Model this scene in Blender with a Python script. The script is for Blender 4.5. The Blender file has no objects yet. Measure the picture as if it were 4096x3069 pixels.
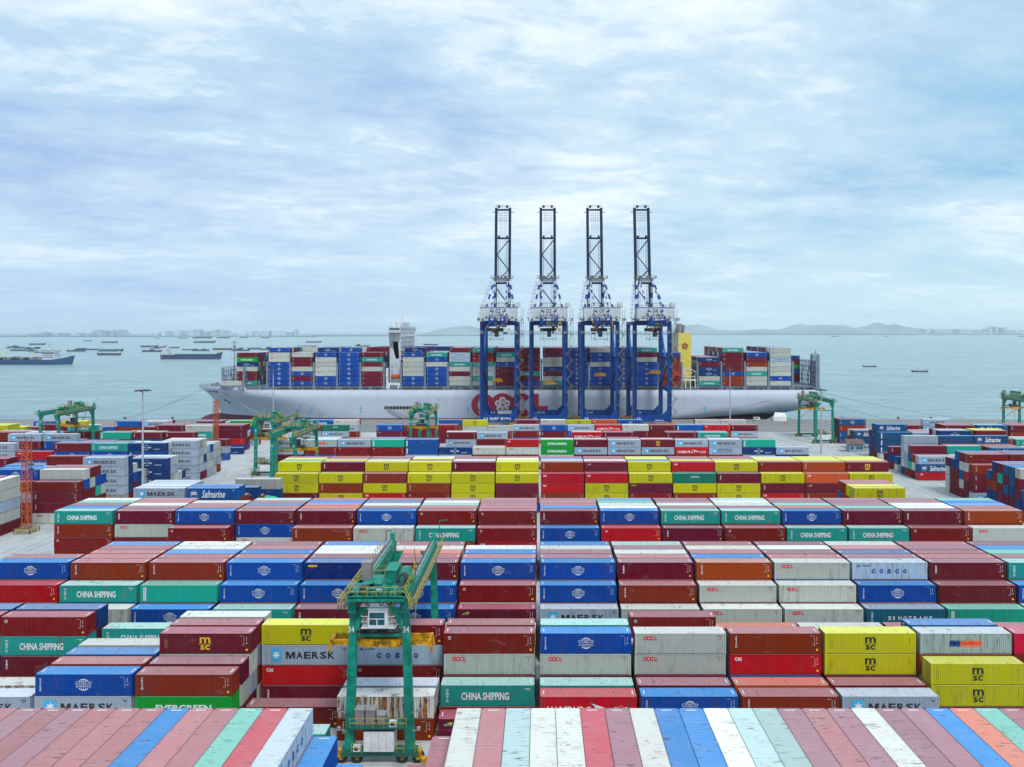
import bpy, bmesh, math, random
from mathutils import Vector, Matrix
from mathutils.bvhtree import BVHTree
R = math.radians
random.seed(7)
sc = bpy.context.scene
COL = bpy.data.collections.new("port"); sc.collection.children.link(COL)
F = 3100.0; CX = 2160.0; CY = 1325.0; H = 51.7; TI = 2.8
def ux(u, Y): return (u - CX) / F * Y
def vz(v, Y): return H - (v - CY) / F * Y
# ------------------------------------------------------------------ camera
cam = bpy.data.cameras.new("camera"); co = bpy.data.objects.new("camera", cam); COL.objects.link(co)
co.location = (0, 0, H); co.rotation_euler = (R(90), 0, 0)
cam.sensor_width = 36; cam.lens = 36 * F / 4096; cam.shift_x = -112 / 4096; cam.shift_y = -209.5 / 4096
cam.clip_start = 1; cam.clip_end = 80000
sc.camera = co
# ------------------------------------------------------------------ materials
class NT:
    def __init__(s, m):
        m.use_nodes = True; s.t = m.node_tree; s.t.nodes.clear()
    def n(s, ty, **kw):
        nd = s.t.nodes.new(ty)
        for k, v in kw.items():
            if k in nd.inputs.keys() if isinstance(k, str) else False: pass
            setattr(nd, k, v)
        return nd
    def l(s, a, b): s.t.links.new(a, b)
    def val(s, nd, i, v): nd.inputs[i].default_value = v
    def math(s, op, a, b=None, c=None, clamp=False):
        nd = s.t.nodes.new('ShaderNodeMath'); nd.operation = op; nd.use_clamp = clamp
        for i, x in enumerate((a, b, c)):
            if x is None: continue
            if isinstance(x, (int, float)): nd.inputs[i].default_value = x
            else: s.l(x, nd.inputs[i])
        return nd.outputs[0]
    def mix(s, f, a, b):
        nd = s.t.nodes.new('ShaderNodeMix'); nd.data_type = 'RGBA'
        for i, x in ((0, f), (6, a), (7, b)):
            if isinstance(x, (int, float)): nd.inputs[i].default_value = x
            elif isinstance(x, tuple): nd.inputs[i].default_value = x if len(x) == 4 else x + (1,)
            else: s.l(x, nd.inputs[i])
        return nd.outputs[2]
    def noise(s, vec, scale, detail=3, rough=.55, dist=0):
        nd = s.t.nodes.new('ShaderNodeTexNoise'); nd.inputs['Scale'].default_value = scale
        nd.inputs['Detail'].default_value = detail; nd.inputs['Roughness'].default_value = rough
        nd.inputs['Distortion'].default_value = dist
        if vec is not None: s.l(vec, nd.inputs['Vector'])
        return nd.outputs[0]
    def mapv(s, vec, sc_=(1, 1, 1), loc=None):
        nd = s.t.nodes.new('ShaderNodeMapping'); nd.inputs['Scale'].default_value = sc_
        s.l(vec, nd.inputs['Vector'])
        if loc is not None: s.l(loc, nd.inputs['Location'])
        return nd.outputs[0]
    def ramp(s, f, pts):
        nd = s.t.nodes.new('ShaderNodeMapRange'); nd.inputs[1].default_value = pts[0]; nd.inputs[2].default_value = pts[1]
        nd.inputs[3].default_value = pts[2]; nd.inputs[4].default_value = pts[3]; s.l(f, nd.inputs[0]); return nd.outputs[0]
    def out(s, col, rough=.6, metal=0, bump=None, bstr=.2, bdist=.1, spec=.5):
        b = s.t.nodes.new('ShaderNodeBsdfPrincipled'); o = s.t.nodes.new('ShaderNodeOutputMaterial')
        if isinstance(col, tuple): b.inputs['Base Color'].default_value = col + (1,)
        else: s.l(col, b.inputs['Base Color'])
        if isinstance(rough, (int, float)): b.inputs['Roughness'].default_value = rough
        else: s.l(rough, b.inputs['Roughness'])
        b.inputs['Metallic'].default_value = metal; b.inputs['Specular IOR Level'].default_value = spec
        if bump is not None:
            bn = s.t.nodes.new('ShaderNodeBump'); bn.inputs['Strength'].default_value = bstr; bn.inputs['Distance'].default_value = bdist
            s.l(bump, bn.inputs['Height']); s.l(bn.outputs[0], b.inputs['Normal'])
        s.l(b.outputs[0], o.inputs[0]); return b
MATS = {}
def coords(t, kind='Object'):
    return t.n('ShaderNodeTexCoord').outputs[kind]
def paint(name, src, roof):
    """container paint: colour of the object (or the colour attribute), dirt, scuffs, rust and painted shade in the rib valleys"""
    m = bpy.data.materials.new(name); t = NT(m)
    if src == 'object':
        oi = t.n('ShaderNodeObjectInfo'); base = oi.outputs['Color']; rust = oi.outputs['Alpha']; rnd = oi.outputs['Random']
        cmb = t.n('ShaderNodeCombineXYZ')
        for i in range(3): t.l(t.math('MULTIPLY', rnd, 91.0 + 37 * i), cmb.inputs[i])
        tc = t.mapv(coords(t), (1, 1, 1), cmb.outputs[0])
    else:
        at = t.n('ShaderNodeAttribute', attribute_name='col'); base = at.outputs['Color']; rust = at.outputs['Alpha']
        tc = coords(t)
    sxx = t.n('ShaderNodeSeparateXYZ'); t.l(coords(t), sxx.inputs[0]); fr = t.math('FRACT', t.math('MULTIPLY', t.math('ADD', sxx.outputs[0], 5.93), 3.5413)); valley = t.math('MULTIPLY', t.math('GREATER_THAN', fr, .47), t.math('LESS_THAN', t.math('ABSOLUTE', sxx.outputs[0]), 5.93)) if src == 'object' else t.math('MULTIPLY', 0.0, 0.0)  # valleys darkened: rib shading painted in along with trough dirt
    if roof:
        n1 = t.noise(t.mapv(tc, (2.2, .35, 1)), 1.0, 4, .6)           # marks follow the ribs
        n2 = t.noise(tc, .35, 3, .6)
        n3 = t.noise(t.mapv(tc, (5., .55, 1)), 1.0, 3, .7)
        c = t.mix(t.ramp(n2, (.35, .7, 0, .30)), base, t.mix(.5, base, (.55, .50, .50)))
        c = t.mix(t.ramp(n1, (.60, .72, 0, .55)), c, (.10, .085, .08))
        c = t.mix(t.math('MULTIPLY', t.ramp(n3, (.60, .66, 0, .8)), t.ramp(n2, (.48, .54, 0, 1))), c, (.06, .05, .05))
        r = t.math('MULTIPLY', t.ramp(t.noise(tc, .8, 5, .7), (.56, .66, 0, 1)), rust)
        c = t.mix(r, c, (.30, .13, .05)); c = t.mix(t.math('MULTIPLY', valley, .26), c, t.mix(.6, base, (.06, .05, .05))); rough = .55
    else:
        n1 = t.noise(t.mapv(tc, (1.1, 1.1, .25)), 1.0, 5, .6)
        n2 = t.noise(tc, .5, 3, .6)
        sx = t.n('ShaderNodeSeparateXYZ'); t.l(coords(t), sx.inputs[0])
        c = t.mix(t.ramp(n2, (.3, .7, 0, .10)), base, t.mix(.6, base, (.22, .21, .20)))
        dk = t.math('MULTIPLY', t.ramp(n1, (.52, .72, 0, .75)), t.math('FRACT', t.math('MULTIPLY', rnd, 7.3)) if src == 'object' else .5)
        c = t.mix(dk, c, t.mix(.75, base, (.07, .06, .055)))
        dr = t.noise(t.mapv(tc, (3.6, 3.6, .3)), 1.0, 4, .6)
        r = t.math('MULTIPLY', t.math('ADD', t.math('SUBTRACT', dr, .66), t.math('MULTIPLY', t.math('POWER', rust, 1.5), .20)), 12.0, clamp=True); r = t.math('MULTIPLY', r, t.math('ADD', t.math('MULTIPLY', rust, .7), .3))
        c = t.mix(r, c, t.mix(t.ramp(t.noise(tc, 2.5, 3), (.4, .6, 0, 1)), (.42, .16, .025), (.16, .06, .02)))
        patch = t.noise(t.mapv(tc, (.45, .45, .9)), 1.0, 1, .3)
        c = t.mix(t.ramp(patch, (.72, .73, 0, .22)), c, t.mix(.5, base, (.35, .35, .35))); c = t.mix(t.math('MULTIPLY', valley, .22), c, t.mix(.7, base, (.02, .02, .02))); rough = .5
    t.out(c, rough, 0, None, spec=.3 if roof else .04); MATS[name] = m; return m
def simple(name, col, rough=.6, metal=0, var=.12, scale=.6, spec=.5):
    if name in MATS: return MATS[name]
    m = bpy.data.materials.new(name); t = NT(m)
    tc = coords(t); n = t.noise(tc, scale, 4, .6)
    d = tuple(c * (1 - var * 2) for c in col); l = tuple(min(1, c * (1 + var)) for c in col)
    c = t.mix(t.ramp(n, (.3, .7, 0, 1)), d, l)
    t.out(c, rough, metal, spec=spec); MATS[name] = m; return m
def hull_mat():
    m = bpy.data.materials.new('hull_plating'); t = NT(m); tc = coords(t)
    br = t.n('ShaderNodeTexBrick'); mp = t.n('ShaderNodeMapping'); mp.inputs['Rotation'].default_value = (R(90), 0, 0); t.l(tc, mp.inputs[0]); t.l(mp.outputs[0], br.inputs['Vector'])
    br.inputs['Scale'].default_value = .12; br.inputs['Mortar Size'].default_value = .006; br.inputs['Color1'].default_value = (.53, .57, .66, 1); br.inputs['Color2'].default_value = (.50, .545, .635, 1); br.inputs['Mortar'].default_value = (.42, .46, .55, 1)
    st_ = t.noise(t.mapv(tc, (.35, .35, .03)), 1, 5, .65); big = t.noise(tc, .04, 3)
    c = t.mix(t.ramp(st_, (.56, .76, 0, .30)), br.outputs[0], (.30, .30, .33)); c = t.mix(t.ramp(big, (.45, .7, 0, .12)), c, (.40, .44, .52))
    c = t.mix(t.ramp(t.noise(t.mapv(tc, (.6, .6, .05)), 1.7, 5, .7), (.66, .74, 0, .5)), c, (.25, .13, .08))
    t.out(c, .5, spec=.25); MATS['hull_plating'] = m; return m
M_HULL = hull_mat()
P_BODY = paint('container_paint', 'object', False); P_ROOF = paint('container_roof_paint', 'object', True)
P_SBODY = paint('stack_paint', 'attr', False); P_SROOF = paint('stack_roof_paint', 'attr', True)
M = dict(
 white=simple('white_paint', (.78, .79, .80)), black=simple('black_paint', (.015, .015, .02)), lett_w=simple('white_lettering', (.80, .82, .82), .6, 0, .08),
 lett_k=simple('black_lettering', (.012, .012, .015)), lett_r=simple('red_lettering', (.70, .015, .03)), lett_y=simple('yellow_lettering', (.80, .55, .02)),
 lett_b=simple('blue_lettering', (.02, .07, .32)), star=simple('light_blue_square', (.05, .42, .75)), orange=simple('orange_panel', (.80, .16, .04)),
 rtg=simple('green_crane_paint', (.007, .27, .185), .45, 0, .28, .9, .3), rtg_dark=simple('dark_green_paint', (.01, .13, .095), .5), yel=simple('yellow_rail_paint', (.52, .43, .03), .5, 0, .3, 2),
 spread=simple('spreader_yellow', (.70, .34, .008), .55, 0, .4, 1.5, .2), grey=simple('grey_steel', (.30, .29, .30), .5), dgrey=simple('dark_steel', (.06, .06, .065), .5),
 blue=simple('crane_blue', (.003, .062, .29), .5, 0, .2, .3, .2), navy=simple('crane_navy', (.004, .018, .06), .6, spec=.2), lblue=simple('crane_light_blue', (.01, .12, .40)),
 house=simple('house_white', (.58, .61, .64), .5, 0, .12, .25), glass=simple('dark_glass', (.02, .09, .11), .08, 0, .2, 2, .8), tan=simple('grey_beige_cabinet', (.26, .23, .22)),
 ship=simple('hull_grey', (.50, .55, .64), .45, 0, .05, .03), shipred=simple('hull_red', (.16, .02, .045), .5, 0, .12, .05), deck=simple('deck_grey', (.16, .20, .26), .6),
 lash=simple('lashing_grey', (.20, .25, .33), .55), crimson=simple('crimson_lettering', (.42, .004, .05)), cream=simple('funnel_yellow', (.80, .66, .10), .5, 0, .06),
 creamside=simple('funnel_beige', (.52, .50, .34), .5), mast=simple('galvanised_mast', (.42, .45, .48), .4), omast=simple('orange_lattice', (.55, .09, .02), .5),
 hullblue=simple('far_hull_blue', (.012, .06, .16), .5, 0, .2, .02), hullred=simple('far_hull_red', (.18, .03, .05), .5), hullgreen=simple('far_hull_green', (.02, .14, .16), .5),
 concrete=simple('wall_concrete', (.35, .36, .36), .8), rope=simple('rope', (.32, .34, .33), .9), skin=simple('skin', (.45, .25, .17)), hivis=simple('hi_vis_orange', (.80, .12, .03)),
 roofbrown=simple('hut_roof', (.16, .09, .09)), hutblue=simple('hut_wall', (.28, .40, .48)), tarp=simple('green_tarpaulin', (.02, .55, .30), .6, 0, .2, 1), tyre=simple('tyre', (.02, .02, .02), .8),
 hill=simple('hill_forest', (.25, .34, .38), .9, 0, .2, .001), city=simple('city_walls', (.54, .62, .70), .8, 0, .2, .002), rustw=simple('rust_walkway', (.20, .17, .15)))  # hill and city tones paled and blued, distance haze painted in
# ------------------------------------------------------------------ mesh builder
class MB:
    def __init__(s): s.v = []; s.f = []; s.m = []; s.c = []; s.mi = 0; s.cc = None
    def quad(s, *p):
        i = len(s.v); s.v += [tuple(q) for q in p]; s.f.append(tuple(range(i, i + len(p)))); s.m.append(s.mi); s.c.append(s.cc)
        return s
    def box(s, x0, x1, y0, y1, z0, z1):
        i = len(s.v)
        s.v += [(x0, y0, z0), (x1, y0, z0), (x1, y1, z0), (x0, y1, z0), (x0, y0, z1), (x1, y0, z1), (x1, y1, z1), (x0, y1, z1)]
        for f in ((0, 3, 2, 1), (4, 5, 6, 7), (0, 1, 5, 4), (1, 2, 6, 5), (2, 3, 7, 6), (3, 0, 4, 7)):
            s.f.append(tuple(i + k for k in f)); s.m.append(s.mi); s.c.append(s.cc)
        return s
    def bar(s, p, q, w, h=None, w2=None, h2=None):
        h = w if h is None else h; w2 = w if w2 is None else w2; h2 = h if h2 is None else h2
        p = Vector(p); q = Vector(q); d = (q - p).normalized()
        up = Vector((0, 0, 1)) if abs(d.z) < .9 else Vector((0, 1, 0))
        a = d.cross(up).normalized(); b = a.cross(d).normalized(); i = len(s.v)
        for c, ww, hh in ((p, w, h), (q, w2, h2)):
            for sx, sy in ((-1, -1), (1, -1), (1, 1), (-1, 1)): s.v.append(tuple(c + a * sx * ww / 2 + b * sy * hh / 2))
        for f in ((0, 1, 2, 3), (7, 6, 5, 4), (0, 4, 5, 1), (1, 5, 6, 2), (2, 6, 7, 3), (3, 7, 4, 0)):
            s.f.append(tuple(i + k for k in f)); s.m.append(s.mi); s.c.append(s.cc)
        return s
    def tube(s, p, q, r, n=8, r2=None):
        r2 = r if r2 is None else r2; p = Vector(p); q = Vector(q); d = (q - p).normalized()
        up = Vector((0, 0, 1)) if abs(d.z) < .9 else Vector((0, 1, 0))
        a = d.cross(up).normalized(); b = a.cross(d).normalized(); i = len(s.v)
        for c, rr in ((p, r), (q, r2)):
            for k in range(n):
                t = 2 * math.pi * k / n; s.v.append(tuple(c + a * math.cos(t) * rr + b * math.sin(t) * rr))
        for k in range(n):
            j = (k + 1) % n; s.f.append((i + k, i + n + k, i + n + j, i + j)); s.m.append(s.mi); s.c.append(s.cc)
        s.f.append(tuple(i + k for k in range(n))); s.m.append(s.mi); s.c.append(s.cc)
        s.f.append(tuple(i + n + k for k in reversed(range(n)))); s.m.append(s.mi); s.c.append(s.cc)
        return s
    def flat(s, data, fn, mi=None):
        vs, fs = data; i = len(s.v); s.v += [fn(x, y) for x, y in vs]
        for f in fs: s.f.append(tuple(i + k for k in f)); s.m.append(s.mi if mi is None else mi); s.c.append(s.cc)
        return s
    def rail(s, pts, h=1.1, r=.05, step=2.0):
        """handrail: posts, a top bar and a middle bar along a line of points"""
        for a, b in zip(pts, pts[1:]):
            a = Vector(a); b = Vector(b); L = (b - a).length; n = max(1, int(L / step))
            for z in (h, h * .5): s.bar(a + Vector((0, 0, z)), b + Vector((0, 0, z)), r)
            for k in range(n + 1):
                p = a.lerp(b, k / n); s.bar(p, p + Vector((0, 0, h)), r)
        return s
    def mesh(s, name, mats, attr=False):
        me = bpy.data.meshes.new(name); me.from_pydata(s.v, [], s.f)
        for m in mats: me.materials.append(M[m] if isinstance(m, str) else m)
        me.polygons.foreach_set('material_index', s.m)
        if attr:
            ca = me.color_attributes.new('col', 'FLOAT_COLOR', 'CORNER'); buf = []
            for f, c in zip(s.f, s.c): buf += list(c or (1, 1, 1, 0)) * len(f)
            ca.data.foreach_set('color', buf)
        me.update(); return me
    def build(s, name, mats, parent=None, loc=None, attr=False):
        if isinstance(mats, str) or not isinstance(mats, (list, tuple)): mats = [mats]
        return link(s.mesh(name, mats, attr), name, parent, loc)
def link(me, name, parent=None, loc=None):
    o = bpy.data.objects.new(name, me); COL.objects.link(o)
    if parent: o.parent = parent
    if loc: o.location = loc
    return o
def tag(o, label, cat, group=None, kind=None):
    o['label'] = label
    if cat: o['category'] = cat
    if group: o['group'] = group
    if kind: o['kind'] = kind
    return o
def empty(name, loc, label, cat, group=None, rz=0):
    o = bpy.data.objects.new(name, None); COL.objects.link(o); o.location = loc; o.rotation_euler.z = rz; o.empty_display_size = .5
    return tag(o, label, cat, group)
# ------------------------------------------------------------------ 2-D lettering
_tc = {}
MG = ([(0, 0), (.17, 0), (.17, .46), (.36, 0), (.49, 0), (.68, .46), (.68, 0), (.85, 0), (.85, .72), (.62, .72), (.425, .25), (.23, .72), (0, .72)],
      [(0, 1, 2), (0, 2, 12), (12, 2, 11), (2, 3, 10), (2, 10, 11), (3, 4, 10), (4, 5, 10), (10, 5, 9), (5, 8, 9), (5, 7, 8), (5, 6, 7)])
def text2d(s, bold=.02, shear=0):
    if 'M' in s and bold > 0 and s.upper() == s and len(s) > 1:      # the joint of a bold M clogs, so that letter is drawn
        vs = []; fs = []; x = 0
        for ch in s:
            if ch == ' ': x += .35; continue
            if ch == 'M': g = MG; w = .85
            else:
                g = text2d(ch, bold); w = .12 if ch == 'I' else (.17 if ch == '.' else .62); g = ([(p[0] * w, p[1] * .72) for p in g[0]], g[1])
            i = len(vs); vs += [(p[0] + x, p[1]) for p in g[0]]; fs += [tuple(i + k for k in f) for f in g[1]]; x += w + .12
        x1 = max(v[0] for v in vs); return ([(p[0] / x1, p[1] / .72) for p in vs], fs)
    """outline of a word as flat polygons scaled to the unit box"""
    if 'M' in s: bold = min(bold, 0)
    k = (s, bold, shear)
    if k in _tc: return _tc[k]
    cu = bpy.data.curves.new('lettering', 'FONT'); cu.body = s; cu.resolution_u = 2; cu.offset = bold; cu.shear = shear; cu.fill_mode = 'FRONT'
    o = bpy.data.objects.new('lettering', cu); COL.objects.link(o); bpy.context.view_layer.update()
    dg = bpy.context.evaluated_depsgraph_get(); me = bpy.data.meshes.new_from_object(o.evaluated_get(dg))
    vs = [(v.co.x, v.co.y) for v in me.vertices]; fs = [tuple(p.vertices) for p in me.polygons]
    bpy.data.objects.remove(o); bpy.data.curves.remove(cu); bpy.data.meshes.remove(me)
    if not vs: vs = [(0, 0), (1, 0), (1, 1)]; fs = []
    x0 = min(v[0] for v in vs); x1 = max(v[0] for v in vs); y0 = min(v[1] for v in vs); y1 = max(v[1] for v in vs)
    vs = [((x - x0) / (x1 - x0 or 1), (y - y0) / (y1 - y0 or 1)) for x, y in vs]
    _tc[k] = (vs, fs); return _tc[k]
def fit(data, x0, x1, z0, z1): return ([(x0 + x * (x1 - x0), z0 + y * (z1 - z0)) for x, y in data[0]], data[1])
def rect(x0, x1, z0, z1): return ([(x0, z0), (x1, z0), (x1, z1), (x0, z1)], [(0, 1, 2, 3)])
def disc(cx, cz, rx, rz=None, n=24):
    rz = rx if rz is None else rz
    return ([(cx + rx * math.cos(2 * math.pi * k / n), cz + rz * math.sin(2 * math.pi * k / n)) for k in range(n)], [tuple(range(n))])
def arc(cx, cz, rx, rz, w, a0, a1, n=16):
    vs = []; fs = []
    for k in range(n + 1):
        a = R(a0 + (a1 - a0) * k / n)
        for q in (0, w): vs.append((cx + (rx - q) * math.cos(a), cz + (rz - q) * math.sin(a)))
    for k in range(n): fs.append((2 * k, 2 * k + 1, 2 * k + 3, 2 * k + 2))
    return vs, fs
def starp(cx, cz, r, r2, n=7):
    vs = [(cx, cz)]
    for k in range(2 * n):
        a = math.pi / 2 + math.pi * k / n; rr = r if k % 2 == 0 else r2; vs.append((cx + rr * math.cos(a), cz + rr * math.sin(a)))
    return vs, [(0, k + 1, (k + 1) % (2 * n) + 1) for k in range(2 * n)]
LM = ['lett_w', 'lett_k', 'lett_r', 'lett_y', 'lett_b', 'star', 'orange']
W_, K_, R_, Y_, B_, S_, O_ = range(7)
def T(s, x0, x1, z0, z1, m=W_, bold=.02, shear=0): return (m, fit(text2d(s, bold, shear), x0, x1, z0, z1), 0)
def V(s, xc, z1, z0, w, m=W_, bold=.02):
    n = len(s); h = (z1 - z0) / n; r = []
    for i, ch in enumerate(s):
        ww = w * (.35 if ch in 'Il' else 1); r.append((m, fit(text2d(ch, bold), xc - ww / 2, xc + ww / 2, z1 - (i + .88) * h, z1 - i * h), 0))
    return r
def data_marks(c=W_, y=True):
    r = [(c, rect(10.75 + .1 * k, 10.80 + .1 * k, 2.40, 2.45), 0) for k in range(5)] + [(c, rect(11.32, 11.35, 1.1, 2.3), 0), (c, rect(11.64, 11.68, 1.75, 2.35), 0), (c, rect(11.6, 11.75, 1.4, 1.52), 0)]
    if y: r += [(Y_, rect(11.55, 11.82, .45, .72), 0), (Y_, ([(11.05, 1.2), (11.2, 1.2), (11.12, 1.36)], [(0, 1, 2)]), 0)]
    return r
def globe(cx, cz, s=1):
    r = [T('COSCO', cx - 1.02 * s, cx + 1.02 * s, cz + .06 * s, cz + .46 * s, W_, .004), T('SHIPPING', cx - .95 * s, cx + .95 * s, cz - .30 * s, cz - .04 * s, W_, .0)]
    for rx in (.78, .42): r += [(W_, arc(cx, cz + .06, rx * s, .72 * s, .08 * s, 38, 142), 0), (W_, arc(cx, cz + .02, rx * s, .72 * s, .08 * s, 218, 322), 0)]
    r += [(W_, rect(cx - .03 * s, cx + .03 * s, cz + .45 * s, cz + .76 * s), 0), (W_, rect(cx - .03 * s, cx + .03 * s, cz - .66 * s, cz - .3 * s), 0)]
    return r
def msc(c): return [T('m', 5.38, 6.82, 1.46, 2.28, c, .02), T('sc', 5.45, 6.75, .58, 1.24, c, .02), (c, rect(5.15, 7.05, 1.33, 1.37), 0)] + [(c, rect(.74, .77, .8, 2.1), 0), (c, rect(.97, 1.0, .9, 1.9), 0), (c, rect(11.3, 11.34, 1.3, 2.2), 0)]
def maersk(f=1, sub=None):
    r = [(S_, rect(1.2, 2.75, .57, 2.36), 0), (W_, starp(1.975, 1.46, .62, .27), .004)]
    r += [T('MAERSK', 3.3, 10.0, .95, 1.9, K_, .022)] if not sub else [T('MAERSK', 3.4, 8.8, 1.55, 2.3, K_, .022), T(sub, 3.4, 8.8, .75, 1.3, K_, .01)]
    return r + [(K_, rect(11.0, 11.7, 2.3, 2.36), 0), (K_, rect(11.3, 11.6, 2.12, 2.2), 0)]
def oocl():
    return [(R_, arc(1.40, 2.15, .28, .28, .13, 0, 360), 0), (R_, disc(1.86, 2.15, .28), 0), (W_, disc(1.86, 2.15, .10, None, 10), .004), (R_, arc(2.34, 2.15, .28, .28, .13, 50, 310), 0),
            (R_, rect(2.62, 2.75, 1.88, 2.43), .0), (R_, rect(2.75, 3.02, 1.88, 2.01), 0), (K_, rect(10.9, 11.7, 2.38, 2.43), 0), (K_, rect(11.3, 11.42, 2.0, 2.12), 0), (Y_, rect(11.6, 11.72, 2.0, 2.12), 0)]
def hamb():
    return [T('HAMBURG', .9, 6.4, .62, 1.55, W_, .01), T('SÜD', 9.3, 11.4, .62, 1.65, W_, .0), (W_, ([(6.4, 1.95), (8.3, 1.35), (9.0, 1.0), (8.4, .95), (6.9, 1.55)], [(0, 1, 2, 3, 4)]), 0), (W_, ([(6.9, 1.5), (7.0, .6), (7.12, .6), (7.2, 1.45)], [(0, 1, 2, 3)]), 0)]
def safm():
    return [(W_, arc(1.85, 1.4, .85, .85, .05, 0, 360, 28), 0), (W_, rect(1.3, 2.45, 1.2, 1.85), 0), (R_, rect(1.3, 2.45, 1.46, 1.58), .004), (W_, rect(1.24, 1.3, .8, 1.95), 0),
            T('Safmarine', 3.7, 9.3, .5, 2.3, W_, .015, .35), (W_, rect(11.2, 11.5, 2.2, 2.4), 0)]
def cma(): return [T('CMA CGM', 4.2, 7.4, 1.1, 1.65, W_, .02), (W_, arc(5.9, 1.2, 1.2, 1.0, .10, 60, 120), 0), (W_, arc(5.9, 1.5, 1.2, 1.0, .12, 235, 300), 0), (W_, rect(8.2, 10.6, .85, .92), 0), (W_, rect(8.4, 10.2, .6, .66), 0)]
def pono(): return [(B_, rect(3.9, 5.35, 1.02, 1.85), 0), (O_, rect(5.35, 8.2, 1.02, 1.85), 0), T('P&O', 4.0, 5.28, 1.2, 1.72, W_, .03), (R_, rect(5.4, 5.41, 1.1, 1.2), .004), (R_, fit(text2d('Nedlloyd', .03), 5.45, 8.05, 1.12, 1.75), .004), T('www.ponl.com', 5.4, 7.6, .72, .86, W_, 0)]
def cosco(): return [T('COSCO'[i], 3.1 + i * 1.28, 3.75 + i * 1.28, 1.0, 1.75, B_, .07) for i in range(5)] + [T('中远集团', 1.5, 2.8, 2.15, 2.4, B_, .02), (B_, ([(.7, 2.1), (1.3, 2.1), (1.0, 2.5)], [(0, 1, 2)]), 0), (Y_, disc(11.7, .8, .15, None, 8), 0)]
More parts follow.
